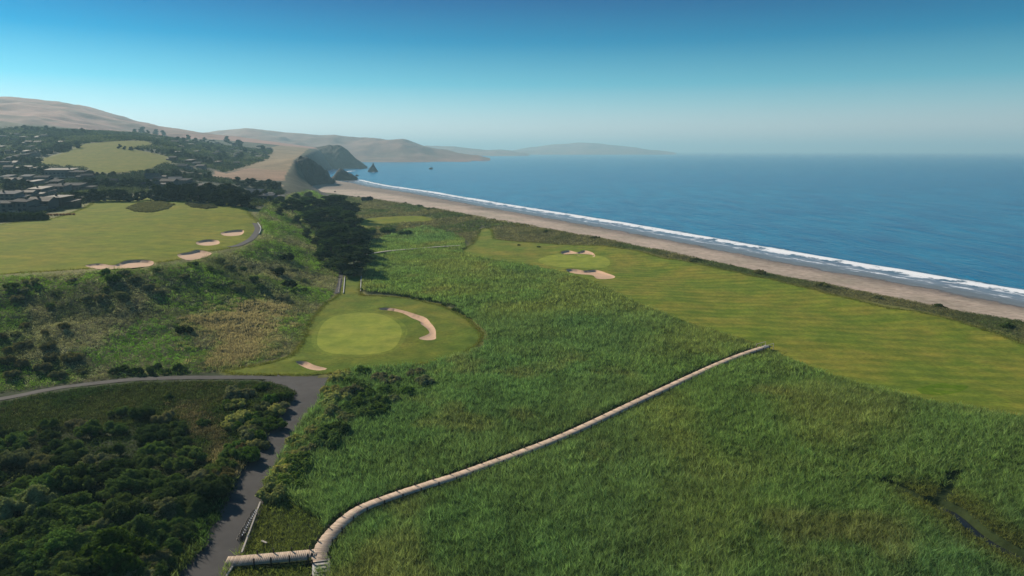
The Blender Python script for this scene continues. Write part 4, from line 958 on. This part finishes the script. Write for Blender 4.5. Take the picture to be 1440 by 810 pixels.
# clipped hedge at the left edge, and two scrub islands on the upper fairway
x0, y0 = hit(-30, 313); x1, y1 = hit(62, 309)
L = []
for i in range(26):
    f = i / 25; L.append((x0 + (x1 - x0) * f, y0 + (y1 - y0) * f + random.uniform(-.6, .6), random.uniform(1.6, 2.2), 2.6, 3.2, random.uniform(2.2, 2.8)))
Vh, Fh, lvh = leaf_cloud(L, 6000, .22, 301); cx, cyy = (x0 + x1) / 2, (y0 + y1) / 2; cz_ = h1(cx, cyy)
Vh[:, 0] -= cx; Vh[:, 1] -= cyy
o = obj('hedge', np_mesh('hedge', Vh, Fh, M['leaf'], {'lv': lvh})); o.location = (cx, cyy, cz_ - .3); o.color = (.030, .052, .016, 1)
tag(o, 'thick dark green hedge along the left end of the upper fairway', 'hedge')
for nm, px, c, lab in [('scrub_island', [(178, 293), (195, 286), (225, 284), (246, 288), (236, 294), (212, 299), (192, 298)], (.22, .21, .09), 'larger oval patch of rough scrub on the upper fairway'), ('scrub_island', [(261, 287), (274, 284), (296, 288), (306, 292), (290, 294), (270, 291.5)], (.15, .15, .075), 'smaller oval patch of grey scrub at the back of the upper fairway')]:
    W_ = hits(px); a = np.array(W_); g = jgrid(a[:, 0].min(), a[:, 0].max(), a[:, 1].min(), a[:, 1].max(), 1.7); g = g[inpoly(g[:, 0], g[:, 1], W_)]
    L = [(q[0] - a[:, 0].mean(), q[1] - a[:, 1].mean(), .2, 1.3, 1.3, random.uniform(.4, .85)) for q in g]
    Vh, Fh, lvh = leaf_cloud(L, len(L) * 26, .22, 320); zc = height(Vh[:, 0] + a[:, 0].mean(), Vh[:, 1] + a[:, 1].mean()); Vh[:, 2] += zc
    o = obj(nm, np_mesh(nm, Vh, Fh, M['leaf'], {'lv': lvh})); o.location = (a[:, 0].mean(), a[:, 1].mean(), 0); o.color = (*c, 1); tag(o, lab, 'scrub patch')

# ------------------------------------------------------------------ boardwalk
def plank_deck(pl, width, pw, z, th=.06):
    p = np.array(pl); s = np.concatenate([[0], np.cumsum(np.linalg.norm(np.diff(p, axis=0), axis=1))])
    V, Fq, lv = [], [], []
    n = int(s[-1] / pw)
    for i in range(n):
        q = []
        for e in (i * pw + .008, (i + 1) * pw - .008):
            x, y = np.interp(e, s, p[:, 0]), np.interp(e, s, p[:, 1]); x2, y2 = np.interp(e + .8, s, p[:, 0]), np.interp(e + .8, s, p[:, 1]); xb, yb = np.interp(e - .8, s, p[:, 0]), np.interp(e - .8, s, p[:, 1])
            dx, dy = x2 - xb, y2 - yb; l = math.hypot(dx, dy) + 1e-9; q.append((x, y, -dy / l, dx / l))
        hw = width / 2 + random.uniform(-.04, .04); b = len(V)
        zt = z + random.uniform(-.012, .012)
        for zz_ in (zt - th, zt):
            for (x, y, nx_, ny_), sg in ((q[0], -1), (q[0], 1), (q[1], 1), (q[1], -1)): V.append((x + nx_ * hw * sg, y + ny_ * hw * sg, zz_))
        Fq += [tuple(b + k for k in f) for f in ((3, 2, 1, 0), (4, 5, 6, 7), (0, 1, 5, 4), (1, 2, 6, 5), (2, 3, 7, 6), (3, 0, 4, 7))]
        lv += [random.random()] * 8
    return np.array(V), np.array(Fq), np.array(lv)
def offset(pl, d_):
    p = np.array(pl); d = np.gradient(p, axis=0); d /= np.linalg.norm(d, axis=1)[:, None]
    return p + np.stack([-d[:, 1], d[:, 0]], 1) * d_
bx, by_ = BW[0]
board = empty('boardwalk', (0, 0, 0)); tag(board, 'long weathered plank boardwalk crossing the reed marsh to the right fairway', 'boardwalk')
nend = int(len(BW) * .965)
Vd, Fd, lvd = plank_deck(BW[:nend], 2.0, .3, BOARD_Z); obj('deck', np_mesh('deck', Vd, Fd, M['planks'], {'lv': lvd}), board)
Vd, Fd, lvd = plank_deck(BW[nend:], 1.85, .3, BOARD_Z - .05); obj('end_deck', np_mesh('end_deck', Vd, Fd, M['planks_grey'], {'lv': lvd}), board)
spur = SP
Vd, Fd, lvd = plank_deck(spur, 1.75, .24, BOARD_Z + .006); obj('spur_deck', np_mesh('spur_deck', Vd, Fd, M['planks'], {'lv': lvd}), board)
for sd_ in (-.55, .55):
    m_ = MB(); o_ = offset(BW, sd_); st = list(range(0, len(o_), 6))
    for a_, b_ in zip(st[:-1], st[1:]): m_.bar((*o_[a_], BOARD_Z - .16), (*o_[b_], BOARD_Z - .16), .10, .18)
    m_.build('beam', M['timber'], board)
cum = np.concatenate([[0], np.cumsum(np.linalg.norm(np.diff(np.array(BW), axis=0), axis=1))])
stp = cum[-1] / 44
for sd_ in (-1.0, 1.0):
    o_ = offset(BW, sd_)
    for i in range(44):
        e = 1.5 + i * stp; x, y = np.interp(e, cum, o_[:, 0]), np.interp(e, cum, o_[:, 1]); m_ = MB()
        m_.box(x - .08, x + .08, y - .08, y + .08, -.4, BOARD_Z + .42); m_.build('post', M['timber_dark'], board)
o_ = offset(BW[nend - 4:], 1.15)
m_ = MB(); m_.bar((*o_[0], BOARD_Z + .9), (*o_[-1], BOARD_Z + .75), .12, .08); m_.bar((*o_[0], BOARD_Z - .1), (*o_[0], BOARD_Z + .9), .1, .1); m_.bar((*o_[-1], -.3), (*o_[-1], BOARD_Z + .75), .1, .1); m_.build('handrail', M['timber_pale'], board)
o_ = offset(BW[nend - 4:], -1.15)
m_ = MB(); m_.bar((*o_[0], BOARD_Z + .9), (*o_[-1], BOARD_Z + .75), .12, .08); m_.bar((*o_[0], BOARD_Z - .1), (*o_[0], BOARD_Z + .9), .1, .1); m_.bar((*o_[-1], -.3), (*o_[-1], BOARD_Z + .75), .1, .1); m_.build('handrail', M['timber_pale'], board)
sp_ = np.array(spur); cs_ = np.concatenate([[0], np.cumsum(np.linalg.norm(np.diff(sp_, axis=0), axis=1))])
for sd_ in (-.95, .95):
    o_ = offset(spur, sd_)
    for f in (.32, .5, .7, .9):
        e = f * cs_[-1]; x, y = np.interp(e, cs_, o_[:, 0]), np.interp(e, cs_, o_[:, 1]); m_ = MB()
        m_.box(x - .07, x + .07, y - .07, y + .07, -.4, BOARD_Z + .55); m_.build('post', M['timber_dark'], board)
    m_ = MB(); m_.bar((*o_[2], BOARD_Z - .18), (*o_[-3], BOARD_Z - .18), .10, .22); m_.build('beam', M['timber'], board)
# the slatted ramp that drops from the junction
rp = empty('wooden_ramp'); tag(rp, 'grey timber ramp with raised cleats dropping from the boardwalk corner', 'ramp')
a0 = np.array(at(452, 786, BOARD_Z)); a1 = np.array(at(451, 850, .35)); dv = (a1 - a0) / np.linalg.norm(a1 - a0); nv_ = np.array([-dv[1], dv[0]])
def rpt(f, s, dz=0): q = a0 + (a1 - a0) * f + nv_ * s; return (q[0], q[1], BOARD_Z - .03 - .65 * f + dz)
m_ = MB(); m_.quadbox([rpt(0, -1.1, -.1), rpt(0, 1.1, -.1), rpt(1, 1.1, -.1), rpt(1, -1.1, -.1), rpt(0, -1.1), rpt(0, 1.1), rpt(1, 1.1), rpt(1, -1.1)]); 
Vr = np.array(m_.v); obj('ramp_deck', np_mesh('ramp_deck', Vr, np.array(m_.f), M['planks_grey'], {'lv': np.full(len(Vr), .3)}), rp)
for i in range(11):
    f = .05 + i * .085; m_ = MB(); m_.bar(rpt(f, -.62, .05), rpt(f, .62, .05), .16, .09); m_.build('cleat', M['timber_pale'], rp)
for s_ in (-1.12, 1.12):
    for f in (.06, .4, .8): m_ = MB(); q = rpt(f, s_); m_.box(q[0] - .08, q[0] + .08, q[1] - .08, q[1] + .08, -.4, q[2] + .5); m_.build('post', M['timber_dark'], rp)
# timber rails by the path
def rail(p0, p1, n, label, hgt=.62):
    o = empty('guard_rail'); tag(o, label, 'rail')
    x0, y0 = at(*p0, hgt); x1, y1 = at(*p1, hgt)
    m_ = MB(); m_.bar((x0, y0, hgt), (x1, y1, hgt), .2, .16); m_.build('beam', M['timber_pale'], o)
    for i in range(n):
        f = (i + .3) / (n - .4); x, y = x0 + (x1 - x0) * f, y0 + (y1 - y0) * f; m_ = MB(); m_.box(x - .09, x + .09, y - .09, y + .09, -.4, hgt - .08); m_.build('post', M['timber_dark'], o)
rail((366, 706), (340, 777), 6, 'pale timber rail behind the row of golf trolleys')
rail((328, 795), (298, 842), 3, 'pale timber rail at the bottom edge below the boardwalk entrance')
x_, y_ = at(371, 760, .5); br = empty('bench', (x_, y_, h1(x_, y_)), R(-32)); tag(br, 'short pale timber bench seat in the grass behind the trolley row', 'bench')
m_ = MB(); m_.box(-.55, .55, -.14, .14, .42, .5); m_.build('seat', M['timber_pale'], br)
for s_ in (-.42, .42): m_ = MB(); m_.box(s_ - .05, s_ + .05, -.1, .1, -.1, .42); m_.build('leg', M['timber_dark'], br)

# golf trolleys in a row
def make_trolley():
    t_ = empty('golf_trolley'); tag(t_, '', 'golf trolley', 'golf trolleys parked along the timber rail')
    for s_ in (-.36, .36):
        m_ = MB(); ring = [(s_, .26 * math.cos(a), .26 + .26 * math.sin(a)) for a in np.linspace(0, 2 * math.pi, 15)]
        m_.tube(ring, .04, 6, False); wh = m_.build('wheel', M['rubber'], t_)
        m_ = MB()
        for a in range(0, 6): m_.bar((s_, 0, .26), (s_, .23 * math.cos(a * 1.047), .26 + .23 * math.sin(a * 1.047)), .02, .02)
        m_.bar((s_ - .03, 0, .26), (s_ + .03, 0, .26), .07, .07); m_.build('spoke', M['metal'], wh)
    m_ = MB(); m_.bar((-.36, 0, .26), (.36, 0, .26), .04, .04); m_.bar((0, 0, .26), (0, .55, .85), .05, .05); m_.bar((0, -.05, .26), (0, -.45, .12), .05, .05); m_.bar((-.2, -.1, .2), (.2, -.1, .2), .05, .05); m_.bar((0, .28, .55), (-.16, .1, .72), .03, .03); m_.bar((0, .28, .55), (.16, .1, .72), .03, .03); m_.build('frame', M['metal'], t_)
    m_ = MB(); m_.bar((0, .55, .85), (0, .8, .98), .05, .05); m_.bar((-.2, .8, .98), (.2, .8, .98), .06, .06); m_.build('handle', M['metal'], t_)
    m_ = MB(); m_.box(-.12, .12, .30, .42, .62, .70); m_.build('scorecard_holder', M['light_metal'], t_)
    return t_
ends = (at(360, 722, .2), at(341, 757, .2)); tr0 = make_trolley(); nT = 12
for i in range(nT):
    f = i / (nT - 1); t_ = tr0 if i == 0 else copy_tree(tr0)
    x, y = ends[0][0] + (ends[1][0] - ends[0][0]) * f, ends[0][1] + (ends[1][1] - ends[0][1]) * f
    t_.location = (x - .35, y, h1(x, y) + .05); t_.rotation_euler = (0, 0, R(-78) + random.uniform(-.12, .12))
    t_['label'] = 'golf trolley at the far end of the row by the timber rail' if i == 0 else ('golf trolley at the near end of the row, closest to the boardwalk' if i == nT - 1 else 'dark golf trolley inside the parked row along the timber rail')

# far footbridge
fb = empty('footbridge'); tag(fb, 'narrow pale footbridge over the reeds at the far end of the marsh', 'footbridge')
Vd, Fd, lvd = plank_deck(FB, 2.2, .5, 1.3, .12); obj('deck', np_mesh('deck', Vd, Fd, M['timber_pale'], {'lv': lvd}), fb)
for i in range(2, len(FB), 6):
    for s_ in (-1, 1):
        q = offset(FB, s_ * 1.0)[i]; m_ = MB(); m_.box(q[0] - .15, q[0] + .15, q[1] - .15, q[1] + .15, -.5, 1.18); m_.build('post', M['timber_dark'], fb)
# low side walls of the grass causeway behind the near green
for pa, pb, lab, side in [((483, 413), (485, 389.5), 'left low concrete kerb wall of the grass causeway', 0), ((507, 410), (508, 389.5), 'right low concrete kerb wall of the grass causeway', 1)]:
    x0, y0 = at(*pa, .3); x1, y1 = at(*pb, .3); m_ = MB(); m_.bar((x0, y0, .2), (x1, y1, .2), .3, 1.0); tag(m_.build('kerb_wall', M['concrete']), lab, 'wall')
x0, y0 = at(476, 411, .9); x1, y1 = at(478.5, 391, .9); o = empty('fence'); tag(o, 'short white post fence on the left of the causeway path', 'fence')
for i in range(5):
    x, y = x0 + (x1 - x0) * i / 4, y0 + (y1 - y0) * i / 4; m_ = MB(); m_.box(x - .12, x + .12, y - .12, y + .12, -.3, 1.0); m_.build('post', M['timber_pale'], o)
m_ = MB(); m_.bar((x0, y0, .85), (x1, y1, .85), .1, .14); m_.build('beam', M['timber_pale'], o)
# kerb wall of the upper cart path
o_ = offset(PATH_U, -1.6); o2 = offset(PATH_U, 1.6)
cand = [o_, o2]; outer_ = max(cand, key=lambda q: q[-1][0]); seg = outer_[int(len(outer_) * .55):]
m_ = MB()
for a_, b_ in zip(seg[:-1], seg[1:]): m_.bar((*a_, h1(*a_) + .25), (*b_, h1(*b_) + .25), .3, .8)
tag(m_.build('kerb_wall', M['concrete']), 'pale curved kerb wall round the bend of the upper cart path', 'wall')

# ditch water
ribbon('water_channel', DITCH, 1.3, simple('ditch_water', (.012, .012, .010), .25, .2, 1.0, .3), .35)

# ------------------------------------------------------------------ houses
WALLS = [simple('house_wall_grey', (.085, .08, .08), .85, .2, 1.5), simple('house_wall_brown', (.08, .06, .045), .85, .2, 1.5), simple('house_wall_pale', (.14, .13, .12), .85, .15, 1.5)]
ROOFS = [simple('roof_slate', (.036, .037, .042), .9, .2, 2.0, .05), simple('roof_brown', (.055, .043, .037), .8, .2, 2.0), simple('roof_pale', (.15, .145, .14), .9, .15, 2.0, .05)]
def gable(mb_, x0, x1, y0, y1, z, rise, over=.5, th=.25, axis=0):
    if axis == 0:
        ym = (y0 + y1) / 2
        for s_ in (-1, 1):
            ye = y0 - over if s_ < 0 else y1 + over; ze = z - rise * over / (abs(ym - y0))
            mb_.quadbox([(x0 - over, ye, ze), (x1 + over, ye, ze), (x1 + over, ym, z + rise), (x0 - over, ym, z + rise), (x0 - over, ye, ze + th), (x1 + over, ye, ze + th), (x1 + over, ym, z + rise + th), (x0 - over, ym, z + rise + th)])
    else:
        mb_.quadbox([(x0 - over, y0 - over, z), (x1 + over, y0 - over, z), (x1 + over, y1 + over, z + rise), (x0 - over, y1 + over, z + rise), (x0 - over, y0 - over, z + th), (x1 + over, y0 - over, z + th), (x1 + over, y1 + over, z + rise + th), (x0 - over, y1 + over, z + rise + th)])
def house(x, y, L_, D_, Hs, rz, label, group=None, style=0, detail=True):
    z = h1(x, y); o = empty('house', (x, y, z), rz); tag(o, label, 'house', group)
    wm = random.choice(WALLS if style != 2 else WALLS[2:]); rm = random.choice(ROOFS[:2] if style != 2 else ROOFS[1:])
    ax = random.choice([0, 1]); rise = random.uniform(1.2, 2.2) if ax == 0 else random.uniform(.8, 1.8)
    m_ = MB(); m_.box(-L_ / 2, L_ / 2, -D_ / 2, D_ / 2, -2.5, Hs)
    if ax == 0:
        for sx in (-L_ / 2, L_ / 2):
            b = len(m_.v); e = .2 if sx < 0 else -.2
            m_.v += [(sx, -D_ / 2, Hs), (sx, D_ / 2, Hs), (sx, 0, Hs + rise), (sx + e, -D_ / 2, Hs), (sx + e, D_ / 2, Hs), (sx + e, 0, Hs + rise)]
            m_.f += [(b, b + 1, b + 2), (b + 5, b + 4, b + 3), (b, b + 2, b + 5, b + 3), (b + 1, b + 4, b + 5, b + 2)]
    else:
        m_.quadbox([(-L_ / 2, D_ / 2 - .2, Hs), (L_ / 2, D_ / 2 - .2, Hs), (L_ / 2, D_ / 2, Hs), (-L_ / 2, D_ / 2, Hs), (-L_ / 2, D_ / 2 - .2, Hs + rise * .95), (L_ / 2, D_ / 2 - .2, Hs + rise * .95), (L_ / 2, D_ / 2, Hs + rise * .97), (-L_ / 2, D_ / 2, Hs + rise * .97)])
        for sx in (-L_ / 2, L_ / 2 - .2):
            b = len(m_.v); m_.v += [(sx, -D_ / 2, Hs), (sx, D_ / 2 - .2, Hs), (sx, D_ / 2 - .2, Hs + rise * .95), (sx + .2, -D_ / 2, Hs), (sx + .2, D_ / 2 - .2, Hs), (sx + .2, D_ / 2 - .2, Hs + rise * .95)]
            m_.f += [(b, b + 1, b + 2), (b + 5, b + 4, b + 3), (b, b + 2, b + 5, b + 3)]
    wl = L_ * random.uniform(.35, .5); wx = random.choice([-1, 1]) * (L_ / 2 + wl / 2 - .05); wd_ = D_ * .7; wh = Hs * random.uniform(.55, .75)
    m_.box(wx - wl / 2, wx + wl / 2, -wd_ / 2, wd_ / 2, -2.5, wh)
    m_.build('wall', wm, o)
    r_ = MB(); gable(r_, -L_ / 2, L_ / 2, -D_ / 2, D_ / 2, Hs + .02, rise, axis=ax); rf = r_.build('roof', rm, o)
    r_ = MB(); gable(r_, wx - wl / 2, wx + wl / 2, -wd_ / 2, wd_ / 2, wh + .02, .9, axis=1); r_.build('wing_roof', rm, o)
    if detail:
        c_ = MB(); cxx = random.uniform(-.3, .3) * L_; c_.box(cxx - .5, cxx + .5, -.4, .4, Hs, Hs + rise + 1.3); c_.build('chimney', WALLS[1], rf)
        nw = max(2, int(L_ / 3.5)); two = Hs > 4.6
        for fl in range(2 if two else 1):
            for i in range(nw):
                xc = -L_ / 2 + (i + .5) * L_ / nw; z0 = .9 + fl * 2.8; ww_ = random.uniform(.7, 1.1)
                f_ = MB(); f_.box(xc - ww_ - .1, xc + ww_ + .1, -D_ / 2 - .06, -D_ / 2 + .02, z0 - .1, z0 + 1.5); wf = f_.build('window', M['timber_dark'], o)
                f_ = MB(); f_.box(xc - ww_, xc + ww_, -D_ / 2 - .09, -D_ / 2 - .03, z0, z0 + 1.4); f_.build('pane', M['glass'], wf)
        f_ = MB(); f_.box(-L_ * .4, L_ * .3, -D_ / 2 - 3.2, -D_ / 2 - .1, .2, .45)
        f_.box(-L_ * .4, L_ * .3, -D_ / 2 - 3.2, -D_ / 2 - 3.1, .45, 1.4); f_.build('deck', M['timber'], o)
    return o
near_h = [(10, 299, 16, 10, 5.6, .1, 'dark weathered house behind the hedge at the left edge'), (40, 298, 13, 10, 6.2, -.25, 'grey house behind the hedge, second from the left edge'), (62, 296, 12, 11, 5.8, .2, 'dark two-storey house right of the hedge end'), (84, 292, 13, 10, 6.4, -.1, 'dark house beside the fairway corner, nearest the flower bed'),
          (14, 283, 15, 9, 5.2, .05, 'pale-roofed house behind the row of houses at the left edge'), (38, 280, 12, 9, 5.0, .3, 'house in the second row above the grey house'), (58, 276, 13, 9, 5.4, -.2, 'house with a broad roof in the second row'), (82, 272, 16, 10, 5.4, .1, 'wide house at the right end of the second row'),
          (100, 268, 20, 11, 4.2, .12, 'long low building with a grey roof below the parked cars'), (88, 250, 26, 12, 7.5, .15, 'large dark house standing before the far fairway'), (115, 250, 18, 11, 5.6, -.15, 'house right of the large dark house by the far fairway'), (245, 276, 10, 8, 5, .1, 'small pale house half hidden in the tree belt'),
          (360, 276, 14, 8, 3.6, .1, 'pale shed among trees on the bluff top'), (372, 281, 15, 8, 3.4, .25, 'white-roofed shed below the pale shed on the bluff')]
for u, v, L_, D_, Hs, rz, lab in near_h:
    x, y = hit(u, v); house(x, y, L_, D_, Hs, rz + R(-5), lab, None, 2 if ('pale' in lab or 'white' in lab) else 0)
for poly, n, md, lab, grp, seed in [([(0, 190), (100, 194), (108, 206), (55, 224), (55, 244), (0, 244)], 24, 8, 'small distant house on the hillside left of the far fairway', 'hillside houses left of the far fairway', 21),
                                    ([(215, 197), (330, 197), (385, 212), (365, 226), (300, 240), (245, 238), (240, 228)], 34, 8, 'small distant house on the hillside right of the far fairway', 'hillside houses right of the far fairway', 22),
                                    ([(120, 252), (215, 254), (300, 258), (300, 268), (215, 268), (120, 266)], 9, 10, 'house peeping out of the trees behind the upper fairway', 'houses among the trees behind the upper fairway', 23),
                                    ([(5, 252), (70, 254), (110, 258), (60, 262), (5, 260)], 7, 10, 'house in the row at the left edge before the far fairway', 'houses in the left row before the far fairway', 24)]:
    for u, v in sample_px(poly, n, md, seed):
        x, y = hit(u, v); house(x, y, random.uniform(8, 13), random.uniform(6, 9), random.uniform(3.0, 5), random.uniform(-.5, .5), lab, grp, random.choice([0, 0, 0, 0, 2]), False)

# parked cars by the tree belt
def make_car(paint):
    o = empty('parked_car'); m_ = MB(); b_ = [(-.85, -2.2), (.85, -2.2), (.85, 2.2), (-.85, 2.2)]
    m_.quadbox([(x, y, .35) for x, y in b_] + [(x * .97, y * .98, .95) for x, y in b_]); m_.build('body', paint, o)
    m_ = MB(); c_ = [(-.75, -1.5), (.75, -1.5), (.75, 1.0), (-.75, 1.0)]; m_.quadbox([(x, y, .953) for x, y in c_] + [(x * .82, y * .72, 1.45) for x, y in c_]); cab = m_.build('cabin', M['glass'], o)
    m_ = MB(); m_.quadbox([(x * .82, y * .72, 1.455) for x, y in c_] + [(x * .8, y * .7, 1.52) for x, y in c_]); m_.build('roof', paint, cab)
    for sx in (-.8, .8):
        for sy in (-1.4, 1.4): m_ = MB(); m_.tube([(sx - .1, sy, .33), (sx + .1, sy, .33)], .33, 12); m_.build('wheel', M['rubber'], o)
    return o
paints = {'white': simple('car_white', (.75, .75, .74), .3, .03, 1, .5), 'silver': simple('car_silver', (.45, .46, .48), .3, .03, 1, .5), 'dark': simple('car_dark', (.06, .06, .07), .3, .05, 1, .5)}
protos = {k: make_car(v) for k, v in paints.items()}; used = set()
for i, (u, v, k) in enumerate([(119, 259, 'white'), (126, 259.5, 'silver'), (134, 260, 'white'), (141, 259.5, 'dark'), (148, 259, 'white'), (156, 259.5, 'silver'), (163, 259, 'white')]):
    o = copy_tree(protos[k]) if k in used else protos[k]; used.add(k)
    x, y = hit(u, v); o.location = (x, y, h1(x, y) + .05); o.rotation_euler = (0, 0, R(80) + random.uniform(-.2, .2))
    tag(o, k + ' car parked in the row below the far fairway trees', 'car', 'parked ' + k + ' cars before the tree belt')
# flower bed beside the fairway corner
L = [((i - 4) * 1.5 + random.uniform(-.3, .3), random.uniform(-.8, .8), .5, .9, .9, .7) for i in range(9)]
Vh, Fh, lvh = leaf_cloud(L, 700, .16, 401); o = obj('flower_bed', np_mesh('flower_bed', Vh, Fh, M['leaf'], {'lv': lvh})); x, y = hit(86, 303); o.location = (x, y, h1(x, y)); o.rotation_euler = (0, 0, R(15)); o.color = (.42, .22, .11, 1); tag(o, 'orange flowering bed at the fairway corner beside the houses', 'flower bed')

# ------------------------------------------------------------------ rocks in the sea
def rock_mesh(seed, spike=0):
    g = np.random.default_rng(seed); nu, nv = 28, 16; V = []
    th = np.linspace(0, 2 * math.pi, nu, endpoint=False); ph = np.linspace(-.5, math.pi / 2, nv)
    o3 = g.uniform(0, 50, 3)
    for j in ph:
        for i in th:
            d = np.array([math.cos(i) * math.cos(j), math.sin(i) * math.cos(j), math.sin(j)])
            n = float(fbm(np.array([d[0] * 2 + o3[0] + d[2]]), np.array([d[1] * 2 + o3[1] + d[2] * 1.3]), 1.0, 4, seed)[0])
            r = .7 + .7 * n; p = d * r
            if spike: p[:2] *= (1 - .75 * max(0, math.sin(j))) ; p[2] *= 1.0
            V.append(p)
    ix = np.arange(nu * nv).reshape(nv, nu)
    Fq = [(ix[j, i], ix[j, (i + 1) % nu], ix[j + 1, (i + 1) % nu], ix[j + 1, i]) for j in range(nv - 1) for i in range(nu)]
    return np_mesh('rock', np.array(V), np.array(Fq), M['rock'])
RM = [rock_mesh(500 + i) for i in range(4)]; RS = rock_mesh(520, 1)
def rock(u, v, wpx, hpx, label, group=None, me=None, z=SEA, deep=.8):
    x, y = at(u, v, z); k = y / FPX; o = obj('sea_rock', me or random.choice(RM)); o.location = (x, y, z - .2); o.scale = (wpx * k / 2, wpx * k / 2 * deep, hpx * k); o.rotation_euler = (0, 0, random.uniform(-.5, .5)); tag(o, label, 'rock', group)
    return o
ridge('headland_rock', [(466, 251), (470, 246), (474, 240), (478, 236.5), (482, 237.5), (486, 241), (490, 244), (495, 245.5), (499, 248), (503, 251)], 1330, 24, M['cliff'], 7, 81, SEA - 1, 2.4)
hr = bpy.data.objects['headland_rock']; del hr['kind']; tag(hr, 'big dark humped rock at the end of the beach below the cliff', 'rock')
rock(525, 241.5, 13, 11, 'tall pointed sea stack standing alone in the bay', None, RS)
rock(514, 226, 7, 3.2, 'rounded rock in the bay beyond the pointed stack'); rock(531, 226.5, 6, 1.3, 'flat rock awash right of the rounded rock in the bay')
rock(606, 238, 5, 2.4, 'small isolated rock far out in the bay'); rock(549, 222, 3, 2.0, 'tiny far rock near the hazy headland')
rock(502, 247.5, 5, 2, 'small low rock at the tip of the headland rock')
for u, v, w_, h_ in [(472, 232.5, 7, 2), (482, 232, 8, 3.2), (490, 233.5, 8, 1.6), (500, 233.5, 8, 1.6), (507, 238, 5, 1.3), (468, 227, 6, 1.4), (508, 221.5, 4, 1), (487, 237.5, 4, 1), (466, 235, 5, 2)]: rock(u, v, w_, h_, 'low dark rock among the surf off the far cliffs', 'rocks in the surf off the cliffs')
rock(452, 255.5, 4, 3.5, 'small pointed rock on the sand under the cliff', None, RS, -1.5); rock(449, 255.5, 3, 2.5, 'smaller boulder beside the pointed rock under the cliff', None, None, -1.5)
rock(471, 270, 2.5, 1.5, 'tiny dark boulder on the far beach', None, None, -.5)
# white water round those rocks
def mat_foam():
    m, t, out = mat_new('foam'); n = noise(t, .05, 6, .7); d_ = N(t, 'ShaderNodeBsdfDiffuse'); d_.inputs[0].default_value = (.8, .82, .84, 1); tr = N(t, 'ShaderNodeBsdfTransparent'); mx = N(t, 'ShaderNodeMixShader')
    e = N(t, 'ShaderNodeAttribute', attribute_name='edge'); f = math_(t, 'ADD', math_(t, 'MULTIPLY', n.outputs['Fac'], 1.4), math_(t, 'MULTIPLY', e.outputs['Fac'], -1.0))
    r_ = ramp(t, f, [(.15, (0, 0, 0)), (.4, (1, 1, 1))]); t.links.new(r_.outputs[0], mx.inputs[0]); t.links.new(tr.outputs[0], mx.inputs[1]); t.links.new(d_.outputs[0], mx.inputs[2]); t.links.new(mx.outputs[0], out.inputs['Surface']); return m
M['foam'] = mat_foam()
V, Fq, E = [], [], []
for u, v, wp, hp in [(475, 236.5, 24, 3.2), (462, 238, 22, 4), (490, 241, 16, 4.5), (473, 228.5, 16, 2.2), (495, 223.5, 20, 1.4), (512, 220.5, 26, 1.0), (499, 250.3, 10, 1.8), (525, 242, 8, .8)]:
    b = len(V); x, y = at(u, v, SEA + .15); V.append((x, y, SEA + .15)); E.append(0)
    ya = at(u, v - hp / 2, SEA)[1]; yb = at(u, v + hp / 2, SEA)[1]; ry_ = min((ya - yb) / 2, 260); rx_ = wp / 2 * y / FPX
    for i in range(32):
        a = i / 32 * 6.2832; k_ = 1 + .25 * math.sin(3 * a + u) + .15 * math.sin(7 * a); V.append((x + rx_ * k_ * math.cos(a), y + ry_ * k_ * math.sin(a), SEA + .15)); E.append(1)
    Fq += [(b, b + 1 + i, b + 1 + (i + 1) % 32) for i in range(32)]
struct(obj('foam', np_mesh('foam', np.array(V), np.array(Fq), M['foam'], {'edge': np.array(E)})), 'stuff')

# ------------------------------------------------------------------ haze
hb = MB(); hb.box(-46000, 46000, -700, 61000, -20, 300)
m, t, out = mat_new('haze')
vp = N(t, 'ShaderNodeVolumePrincipled'); vp.inputs['Color'].default_value = (.52, .86, 1.0, 1); vp.inputs['Density'].default_value = 0.000125; vp.inputs['Anisotropy'].default_value = .15
t.links.new(vp.outputs[0], out.inputs['Volume'])
struct(hb.build('haze', m), 'stuff')
